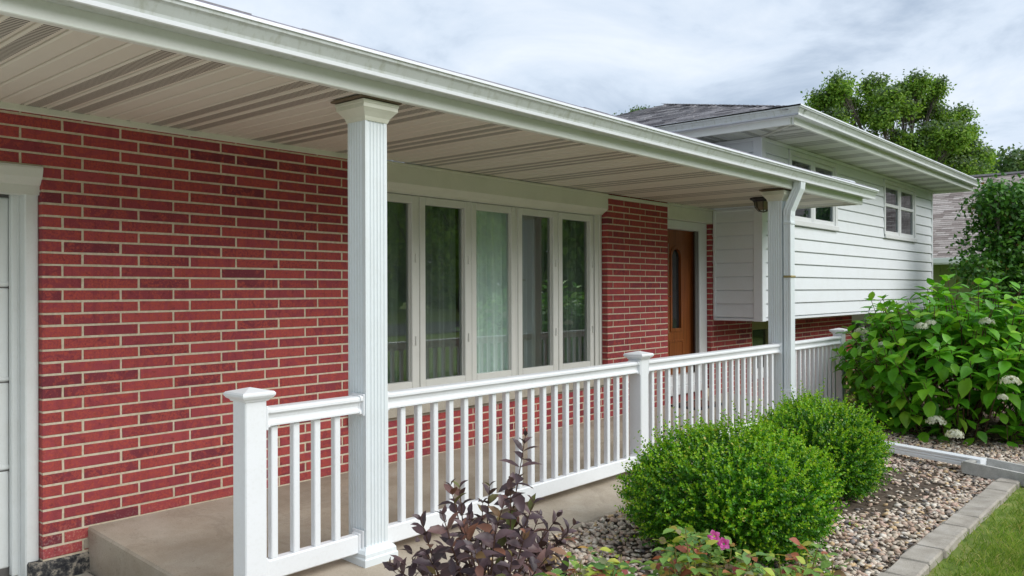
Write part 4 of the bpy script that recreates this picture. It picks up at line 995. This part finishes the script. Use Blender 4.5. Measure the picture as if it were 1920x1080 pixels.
def hydrangea():
    g = np.random.default_rng(5); root = tag(empty('hydrangea_bush', (7.35, -2.42, -.03)), "large hydrangea bush with broad green leaves and white flower heads beside the porch end", 'shrub')
    base = np.array(root.location); shoots = []; stems = MB()
    # shoots end on the outside of an uneven dome
    n = 330; d = unit(g.normal(size=(n*3, 3))); d = d[d[:, 2] > -.62][:n]
    ctr = np.array([7.68, -2.60, .62]); R = np.array([1.24, 1.16, .87])
    tips = ctr+d*R*g.uniform(.86, 1.05, (len(d), 1))
    k_in = 190; d2 = unit(g.normal(size=(k_in*2, 3))); d2 = d2[d2[:, 2] > -.5][:k_in]; tips2 = ctr+d2*R*g.uniform(.5, .82, (len(d2), 1)); tips = np.concatenate([tips, tips2]); d = np.concatenate([d, d2])
    ok = (tips[:, 2] > .05)&(tips[:, 1] > -3.75); tips = tips[ok]; d = d[ok]
    pos = []; ax = []; nr = []; LL = []
    for i, (t, dd) in enumerate(zip(tips, d)):
        sd = unit(np.array([dd[0]*.5, dd[1]*.5, abs(dd[2])*.6+.55])+g.normal(0, .15, 3)); ln = g.uniform(.22, .40); p0 = t-sd*ln
        if i % 2 == 0: stems.tube([base*0+p0-base-np.array([dd[0]*.25, dd[1]*.25, .35]), p0-base, t-base], [.006, .005, .003], 5)
        else: stems.tube([p0-base, t-base], [.005, .003], 5)
        q0 = unit(np.cross(sd, g.normal(size=3))); q1 = np.cross(sd, q0)
        for k in range(4):
            tt = 1-.27*k; an = k*math.pi/2+g.uniform(-.3, .3); pp = p0+sd*ln*tt; size = (.115+.035*k if k < 2 else .165)*g.uniform(.8, 1.2)
            for sg in (0, math.pi):
                rad = q0*math.cos(an+sg)+q1*math.sin(an+sg); pos.append(pp+rad*.012); ax.append(unit(rad*1.0+sd*(.55-.28*k)+np.array([0, 0, -.12*k])+g.normal(0, .12, 3))); nr.append(unit(sd*.55+np.array([0, 0, .95])+g.normal(0, .22, 3))); LL.append(size)
    pos = np.array(pos); ax = np.array(ax); nr = np.array(nr); LL = np.array(LL)
    X, Y, D = project(pos+ax*LL[:, None]*.5); view = unit(CAM-pos); facing = np.abs((nr*view).sum(1)); outer = np.linalg.norm((pos-ctr)/R, axis=1)
    front = ((pos-ctr)*unit(CAM-ctr)).sum(1)
    sc = np.where((X > 1560)&(X < 1930)&(Y > 500)&(Y < 900), (LL/D)**2*(.3+facing), 0)*np.where((outer > .85)&(front > -.1), 1, .2)
    leaf_objects(root, pos, ax, nr, LL, LL*.62, M['hyd'], BLADE, np.argsort(-sc)[:300])
    stems.build('stems', M['twig'], root)
    # flower heads where the photo shows them
    for (px, py, dep, r_) in ((1755, 790, 8.2, .085), (1790, 815, 8.0, .075), (1728, 612, 8.5, .06), (1850, 604, 8.3, .07), (1655, 648, 8.9, .06), (1895, 715, 7.8, .08), (1615, 622, 9.3, .07), (1745, 605, 8.5, .05), (1880, 745, 7.9, .04), (1628, 640, 9.2, .05)):
        ray = _f+_r*(px-960)/F_PX+_u*(540-py)/F_PX; c = CAM+ray*(dep-.74)-base
        v, f = florets(c, r_, r_*.8, 120, g, .0135); fo = put('flower_head', np_mesh('flower_head', v, f, M['petal']), root)
hydrangea()

def weigela():
    g = np.random.default_rng(21); root = tag(empty('weigela_shrub', (.80, -2.40, -.03)), "dark purple leaved shrub in front of the railing with one tall upright shoot", 'shrub')
    base = np.array(root.location); stems = MB(); pos = []; ax = []; nr = []; LL = []
    def at(px, py, dep): return CAM+(_f+_r*(px-960)/F_PX+_u*(540-py)/F_PX)*dep
    tips = [(985, 818, 3.25), (958, 905, 3.2), (845, 912, 3.2), (918, 912, 3.3), (790, 975, 3.15), (862, 915, 3.35), (1045, 970, 3.3), (1010, 970, 3.2), (1062, 1000, 3.35), (735, 1060, 3.1), (800, 1040, 3.0), (870, 990, 3.0), (930, 985, 3.0), (985, 1000, 3.05), (905, 945, 3.4), (1075, 985, 3.4), (840, 1010, 3.3), (1000, 945, 3.1), (890, 1030, 2.9), (960, 1045, 2.9), (1030, 1040, 3.0), (780, 1065, 3.25), (945, 940, 3.1), (1015, 1015, 3.4), (880, 965, 3.2), (830, 965, 3.1), (915, 1010, 3.1), (965, 975, 3.3)]
    for i, (px, py, dp) in enumerate(tips):
        t = at(px, py, dp); b = base+np.array([g.uniform(-.08, .08), g.uniform(-.08, .08), 0]); mid = (b+t)/2+np.array([(t[0]-b[0])*.15, (t[1]-b[1])*.15, .08]); P = []
        for s in np.linspace(0, 1, 9): P.append((1-s)**2*b+2*s*(1-s)*mid+s*s*t)
        stems.tube([p-base for p in P], [.006-.0045*s for s in np.linspace(0, 1, 9)], 5)
        ln = np.linalg.norm(t-b); nn = 13 if i == 0 else 6; span = .50 if i == 0 else .28
        for k in range(nn):
            s = 1-(k*span/nn)/ln; s = max(s, .15); pp = (1-s)**2*b+2*s*(1-s)*mid+s*s*t; tan = unit(2*(1-s)*(mid-b)+2*s*(t-mid))
            q0 = unit(np.cross(tan, np.array([.2, .4, .1])+g.normal(0, .2, 3))); q1 = np.cross(tan, q0); an = (k % 2)*(.9 if i == 0 else 1.57)+g.uniform(-.4, .4); sz = (.042 if k == 0 else (.060 if k == 1 else (.084 if i == 0 else .072)))*g.uniform(.8, 1.2)
            for sg in (0, math.pi):
                rad = q0*math.cos(an+sg)+q1*math.sin(an+sg); pos.append(pp); ax.append(unit(rad*(.5+.09*k)+tan*(.9-.13*k)+np.array([0, 0, -.04*k])+g.normal(0, .1, 3))); nr.append(unit(tan+rad*-.3+g.normal(0, .3, 3))); LL.append(sz)
    pos = np.array(pos); n = len(pos); leaf_objects(root, pos, np.array(ax), np.array(nr), np.array(LL), np.array(LL)*.50, M['weigela'], BLADE, range(min(n, 300)))
    # low inner leaves
    m_ = 330; th = g.uniform(0, 6.28, m_); r_ = np.sqrt(g.uniform(0, 1, m_))*.36; p2 = base+np.stack([r_*np.cos(th), r_*np.sin(th), g.uniform(.08, .40, m_)], 1)-base
    v, f = leaves(p2, unit(g.normal(size=(m_, 3))+np.array([0, 0, .4])), unit(g.normal(0, .5, (m_, 3))+np.array([0, 0, 1])), g.uniform(.05, .08, m_), g.uniform(.022, .036, m_), BLADE); o = put('leaf', np_mesh('leaf', v, f, M['weigela'], smooth=True), root); o["kind"] = "stuff"
    stems.build('stems', M['twig'], root)
weigela()

def rose(px0, tips, dep, label, flowers, seed):
    g = np.random.default_rng(seed)
    def at(px, py, dp): return CAM+(_f+_r*(px-960)/F_PX+_u*(540-py)/F_PX)*dp
    b0 = at(px0, 1200, dep); b0[2] = -.03; root = tag(empty('rose_bush', tuple(b0)), label, 'shrub', 'rose bushes at the front of the gravel bed'); base = np.array(b0); stems = MB(); pos = []; ax = []; nr = []; LL = []
    tips = list(tips)+[(px+g.uniform(-38, 38), py+g.uniform(8, 45)) for px, py in tips for _ in range(2)]
    for (px, py) in tips:
        t = at(px, py, dep+g.uniform(-.16, .16)); b = base+g.normal(0, .04, 3)*np.array([1, 1, 0]); mid = (b+t)/2+np.array([0, 0, .06]); P = [(1-s)**2*b+2*s*(1-s)*mid+s*s*t for s in np.linspace(0, 1, 8)]
        stems.tube([p-base for p in P], [.005-.0032*s for s in np.linspace(0, 1, 8)], 5); ln = np.linalg.norm(t-b)
        for k in range(7):
            s = max(1-(.012+k*.036)/ln, .1); pp = (1-s)**2*b+2*s*(1-s)*mid+s*s*t; tan = unit(2*(1-s)*(mid-b)+2*s*(t-mid)); an = k*2.4+g.uniform(-.4, .4); q0 = unit(np.cross(tan, np.array([.3, .5, .1]))); q1 = np.cross(tan, q0); rad = q0*math.cos(an)+q1*math.sin(an)
            pet = unit(rad+tan*.5+g.normal(0, .1, 3)); pl = g.uniform(.03, .055); stems.tube([pp-base, pp+pet*pl-base], .0012, 4)
            side = unit(np.cross(pet, np.array([0, 0, 1.])))
            for dd, off, sz in ((pet, 1.0, .050), (side*.8+pet*.5, .75, .042), (-side*.8+pet*.5, .75, .042), (side*.8+pet*.4, .4, .034), (-side*.8+pet*.4, .4, .034)):
                if g.random() < .12: continue
                pos.append(pp+pet*pl*off); ax.append(unit(dd+np.array([0, 0, -.15])+g.normal(0, .14, 3))); nr.append(unit(np.array([0, 0, 1.0])+rad*.3+g.normal(0, .3, 3))); LL.append(sz*g.uniform(.75, 1.2))
    pos = np.array(pos); LL = np.array(LL); order_ = np.argsort(-LL)[:150]
    leaf_objects(root, pos, np.array(ax), np.array(nr), LL, LL*.62, M['rose_leaf'], BLADE, order_); stems.build('stems', M['rtwig'], root)
    for (px, py) in flowers:
        c = at(px, py, dep-.05); view = unit(CAM-c+np.array([0, 0, .5])); V = []; F = []; off = 0
        for ring_, (nk, r_, tilt) in enumerate(((5, .021, .3), (5, .018, .8), (4, .012, 1.4))):
            for k in range(nk):
                an = 2*math.pi*k/nk+ring_; t1 = unit(np.cross(view, np.array([0, 0, 1.]))); t2 = np.cross(view, t1); rad = t1*math.cos(an)+t2*math.sin(an)
                v, f = leaves((c+rad*.003-base)[None], (rad+view*tilt)[None], (view-rad*.3)[None], r_, r_*1.0, LEAF8); V.append(v); F.append(f+off); off += len(v)
        put('flower', np_mesh('flower', np.concatenate(V), np.concatenate(F), M['rose_petal'], smooth=True), root)
rose(1320, [(1285, 988), (1300, 1005), (1335, 1010), (1265, 1030), (1310, 1040), (1360, 1050), (1240, 1050), (1390, 1035), (1420, 1045), (1290, 1060), (1345, 1070), (1405, 1068), (1255, 1072)], 2.9, "rose bush with pink blooms in front of the big boxwood", [(1339, 1006), (1357, 1020)], 31)
rose(1120, [(1090, 1050), (1130, 1035), (1165, 1040), (1110, 1065), (1150, 1060), (1185, 1068), (1075, 1070)], 2.8, "rose bush with orange and yellow leaves between purple shrub and boxwood", [], 32)
rose(1520, [(1460, 1045), (1495, 1048), (1535, 1020), (1560, 1050), (1480, 1070), (1540, 1062), (1525, 1072)], 2.9, "rose bush with tall yellowish shoot at the right foot of the big boxwood", [], 33)

def hosta(x, y, r_, label, seed):
    g = np.random.default_rng(seed); root = tag(empty('hosta', (x, y, -.03)), label, 'plant', 'variegated hostas by the porch end'); n = 42; a = g.uniform(0, 6.28, n); k = np.sqrt(g.uniform(.05, 1, n))
    p = np.array([x, y, 0])+np.stack([np.cos(a)*k*r_*.6, np.sin(a)*k*r_*.6, .12+.18*(1-k)], 1); ax = np.stack([np.cos(a), np.sin(a), .35-.6*k], 1); nr = np.stack([np.cos(a)*.4, np.sin(a)*.4, np.ones(n)], 1)+g.normal(0, .2, (n, 3))
    leaf_objects(root, p, ax, unit(nr), g.uniform(.11, .17, n), g.uniform(.075, .10, n), M['hosta'], BLADE, range(n))
    st = MB()
    for q in p-np.array(root.location): st.tube([(q[0]*.2, q[1]*.2, 0), q], .003, 4)
    st.build('stems', M['rtwig'], root)
hosta(8.6, -1.15, .30, "yellow edged hosta right behind the last railing newel", 41)
hosta(9.35, -1.25, .32, "yellow edged hosta between brick wall and hydrangea, farther from the newel", 42)
def lowhyd():
    g = np.random.default_rng(9); root = tag(empty('low_hydrangea', (8.75, -1.62, -.03)), "low white flowering plant between the hostas and the hydrangea", 'plant'); parts = []
    for k in range(9): parts.append(florets(np.array([g.uniform(-.25, .25), g.uniform(-.2, .2), g.uniform(.22, .42)]), .06, .05, 45, g, .013)+(0,))
    V, F, I = join(parts); o = put('flower_heads', np_mesh('flower_heads', V, F, M['petal']), root); o["kind"] = "stuff"
    n = 120; p = np.stack([g.uniform(-.32, .32, n), g.uniform(-.26, .26, n), g.uniform(.05, .33, n)], 1); v, f = leaves(p, unit(g.normal(size=(n, 3))+np.array([0, 0, .2])), unit(g.normal(0, .5, (n, 3))+np.array([0, 0, 1])), g.uniform(.05, .09, n), g.uniform(.03, .05, n), BLADE); o = put('foliage', np_mesh('foliage', v, f, M['hosta'], smooth=True), root); o["kind"] = "stuff"
lowhyd()

# ---------- trees: trunk, limbs and a crown of many small leaves gathered in clumps
def tree(name, label, base, lobes, nleaf, leaf, mats, grp=None, trunk_r=.25, grey=.3, seed=1, twigs=True, cat='tree', split=None):
    """lobes: (centre xyz, radius xyz) relative to base."""
    g = np.random.default_rng(seed); root = tag(empty(name, base), label, cat, grp); V = []; F = []; I = []; off = 0; wt = np.array([l[1][0]*l[1][1]*l[1][2] for l in lobes])**.72; wt /= wt.sum(); tr = MB()
    top = max(l[0][2] for l in lobes); fork = split if split is not None else top*.35
    tr.tube([(0, 0, -.3), (.05, 0, fork*.5), (0, .05, fork)], [trunk_r*1.25, trunk_r, trunk_r*.85], 9)
    for (c, r_), wq in zip(lobes, wt):
        c = np.array(c); r_ = np.array(r_); n = int(nleaf*wq); ncl = max(6, int(n/30))
        d = unit(g.normal(size=(ncl, 3))); cl = c+d*r_*(g.uniform(.25, 1, (ncl, 1))**.5); idx = g.integers(0, ncl, n); cs = leaf*g.uniform(.9, 2.5, ncl)
        p = cl[idx]+np.clip(g.normal(size=(n, 3)), -1.7, 1.7)*cs[idx][:, None]*np.array([.8, .8, .55]); dd = unit(p-c)
        v, f = leaves(p, unit(g.normal(size=(n, 3))+np.array([0, 0, -.25])), unit(dd*.6+np.array([0, 0, .7])+g.normal(0, .45, (n, 3))), leaf*g.uniform(.7, 1.3, n), leaf*g.uniform(.5, .85, n), LEAF4)
        V.append(v); F.append(f+off); off += len(v); hi = (dd[:, 2] > .45) & (np.linalg.norm((p-c)/r_, axis=1) > .75); mi = (hi & (g.random(n) < grey*2)).astype(int); I.append(np.repeat(mi, 2))  # upper outer leaves of each lobe get the painted halo grey
        mid = np.array([c[0]*.35, c[1]*.35, fork+(c[2]-fork)*.5]); q = trunk_r*(.42 if twigs == 1 else .20); tr.tube([(0, 0, fork*.9), mid, c-np.array([0, 0, r_[2]*.3]), c+np.array([0, 0, r_[2]*.5])], [q, q*.65, q*.38, q*.1], 6)
        if twigs:
            for k in range(0, ncl, 2): s = g.uniform(.3, .9); st_ = mid+(c-mid)*s; m2 = (st_+cl[k])/2+g.normal(0, .1, 3)*r_; tr.tube([st_, m2, cl[k]], [q*.22, q*.14, q*.04], 4)
    o = put('crown', np_mesh('crown', np.concatenate(V), np.concatenate(F), mats, np.concatenate(I)), root); o["kind"] = "stuff"; tr.build('trunk', M['bark'], root); return root
def pxpt(px, py, dep): return CAM+(_f+_r*(px-960)/F_PX+_u*(540-py)/F_PX)*dep
def lobes_at(base, lst, dep, dj, g, sq=1.0):
    out = []
    for px, py, rp in lst: d = dep+g.uniform(-dj, dj); r_ = rp/F_PX*d; out.append((pxpt(px, py, d)-np.array(base), (r_, r_, r_*sq)))
    return out
g0 = np.random.default_rng(3)
b = pxpt(1690, 560, 40); b[2] = -.16
tree('maple_tree', "tall green maple rising behind the upper roof with sky gaps between its clumps", tuple(b), lobes_at(b, [(1575, 162, 22), (1545, 195, 24), (1582, 195, 24), (1530, 230, 18), (1565, 232, 26), (1590, 262, 18), (1640, 170, 24), (1665, 190, 26), (1630, 215, 20), (1655, 225, 20), (1625, 262, 18), (1695, 172, 20), (1720, 160, 22), (1755, 168, 18), (1740, 195, 22), (1715, 215, 18), (1700, 205, 16), (1765, 225, 24), (1800, 220, 18), (1745, 255, 24), (1790, 255, 26), (1820, 245, 14), (1690, 265, 22), (1725, 290, 30), (1770, 295, 32), (1815, 285, 24), (1835, 300, 18), (1850, 290, 10), (1640, 300, 22), (1680, 310, 26), (1800, 325, 28), (1845, 325, 16), (1600, 300, 20)], 40, 2.0, g0), 52000, .15, [M['tree_leaf'], M['tree_halo']], None, .38, .45, 4, 2)
b = pxpt(1890, 560, 52); b[2] = -.16
tree('distant_tree', "pale distant tree above the neighbour's roof ridge at the right", tuple(b), lobes_at(b, [(1850, 318, 24), (1885, 312, 28), (1925, 310, 30), (1900, 335, 34), (1960, 320, 40)], 52, 1.5, g0), 5000, .30, [M['far_leaf'], M['tree_halo']], None, .3, .4, 6)
b = pxpt(1210, 560, 45); b[2] = -.16
tree('distant_tree', "distant tree whose top just shows over the upper roof ridge at the left", tuple(b), lobes_at(b, [(1192, 218, 16), (1215, 211, 10), (1252, 214, 14), (1158, 226, 8)], 45, 1, g0), 1500, .15, [M['far_leaf'], M['tree_halo']], None, .25, .4, 8)
b = pxpt(1890, 640, 13.5); b[2] = -.16
tree('viburnum_bush', "tall dense dark green bush in front of the neighbour's tan roof", tuple(b), lobes_at(b, [(1905, 390, 55), (1860, 455, 48), (1925, 470, 60), (1880, 510, 55), (1840, 390, 26), (1835, 500, 34), (1950, 400, 60), (1865, 375, 36), (1960, 520, 60), (1905, 560, 60)], 13.5, .35, g0), 14000, .085, [M['shrub_leaf'], M['shrub_leaf']], None, .07, 0, 9, True, 'bush')

# ================================================================== NEIGHBOUR HOUSE
nb = tag(empty('neighbour_house', (22.0, -3, -.16)), "neighbouring house with tan shingle roof and green board wall behind the bush", 'house')
NX, NZ, NS = 21.9, 2.2, .46; nX1 = 27.9
ns = MB(); rows = 42; L = math.hypot(1, NS)*(nX1-NX)
shingles(Vector((0, -6, NZ+.16)), Vector((0, 1, 0)), Vector((1, 0, NS)).normalized(), 14, 0, rows, L/rows, .22, .42, mat=ns)
o = ns.build('shingle', M['shingle2'], nb); o["kind"] = "stuff"; o.location = (NX-22.0, 0, 0)
for ch in (o,): pass
def nbp(mb, name, mat): o = mb.build(name, mat, nb); o.location = (-22.0, 3, .16); return o
zr = NZ+NS*(nX1-NX)
nbp(MB().prism([(NX, NZ), (nX1, zr-.02), (nX1+6, NZ)], 'y', -9, 5), 'roof', M['shingle2'])
nbp(MB().box(nX1-.12, nX1+.12, -9, 5, zr-.01, zr+.05), 'ridge_cap', M['shingle'])
nbp(MB().box(NX-.14, NX+.0, -9, 5, NZ-.14, NZ+.0, .01).box(NX-.12, NX+.7, -9, 5, NZ-.165, NZ-.145), 'gutter', M['fascia'])
for k in range(36): nbp(MB().box(NX+.55+(k % 2)*.004, NX+.6, -9+k*.39, -9+k*.39+.383, -.2, NZ-.165), 'wall_board', M['board'])
nbp(MB().box(NX+.6, nX1+5.5, -8.8, 4.8, -.2, NZ-.01), 'wall', M['board'])

# ================================================================== ACROSS THE STREET (seen reflected in the glass)
g1 = np.random.default_rng(77)
for k, (x, y, s, lab) in enumerate(((6, -29, 1.0, "big tree across the street opposite the garage"), (17, -31, 1.2, "big tree across the street opposite the front door"), (30, -30, 1.1, "big tree across the street opposite the upper storey"), (-6, -31, 1.1, "big tree across the street left of the driveway"), (40, -36, 1.3, "big tree across the street farthest along"))):
    lb = [((g1.uniform(-2.6, 2.6)*s, g1.uniform(-2.2, 2.2)*s, g1.uniform(3.2, 9.5)*s), (2.0*s, 2.0*s, 1.7*s)) for _ in range(9)]
    tree('street_tree', lab, (x, y, -.16), lb, 5200, .42, [M['tree_leaf'], M['tree_leaf']], 'trees across the street', .32, 0, 50+k, False)
oh = tag(empty('opposite_house', (22, -36, -.16)), "tan house across the street, seen only in the window glass", 'house')
MB().box(-7, 7, -4, 4, 0, 2.7).build('wall', M['tanwall'], oh)
MB().prism([(-4.7, 2.6), (0, 4.4), (4.7, 2.6)], 'x', -7.5, 7.5).build('roof', M['shingle2'], oh)
for k in range(3): MB().box(-5+k*4, -3.4+k*4, 4.0, 4.05, .9, 2.1).build('window', M['farglass'], oh)

def wood():
    g = np.random.default_rng(90); n = 34000; x = g.uniform(-30, 85, n); h = 11+2.2*np.sin(x*.35)+1.5*np.sin(x*.9+1); z = g.uniform(0, 1, n)**.8*h; y = -46+1.2*np.sin(x*.7)+g.normal(0, .9, n)
    v, f = leaves(np.stack([x, y, z-.2], 1), unit(g.normal(size=(n, 3))), unit(np.stack([g.normal(0, .5, n), np.ones(n), g.normal(.4, .5, n)], 1)), g.uniform(.7, 1.3, n), g.uniform(.6, 1.1, n), LEAF6)
    o = put('far_wood', np_mesh('far_wood', v, f, M['tree_leaf'])); o["kind"] = "stuff"
wood()

def fallen():
    g = np.random.default_rng(66); n = 260; x = g.uniform(1.2, 6.5, n); y = np.where(g.random(n) < .82, g.uniform(-3.35, -1.9, n), g.uniform(-1.8, -.05, n)); k = (y < -1.85) | (g.random(n) < .5); x, y = x[k], y[k]; n = len(x)
    z = np.where(y < -1.85, bed_z(y)+.022, slab_z(y)+.004)
    a = g.uniform(0, 6.28, n); v, f = leaves(np.stack([x, y, z], 1), np.stack([np.cos(a), np.sin(a), g.normal(0, .2, n)], 1), unit(np.stack([g.normal(0, .3, n), g.normal(0, .3, n), np.ones(n)], 1)), g.uniform(.012, .035, n), g.uniform(.008, .018, n), LEAF6)
    o = put('fallen_leaves', np_mesh('fallen_leaves', v, f, leaf_mat('dry_leaf', [(0, (.28, .15, .06)), (.5, (.42, .33, .10)), (.8, (.20, .12, .06)), (1, (.45, .48, .10))], .2, .8, .1))); o["kind"] = "stuff"
fallen()
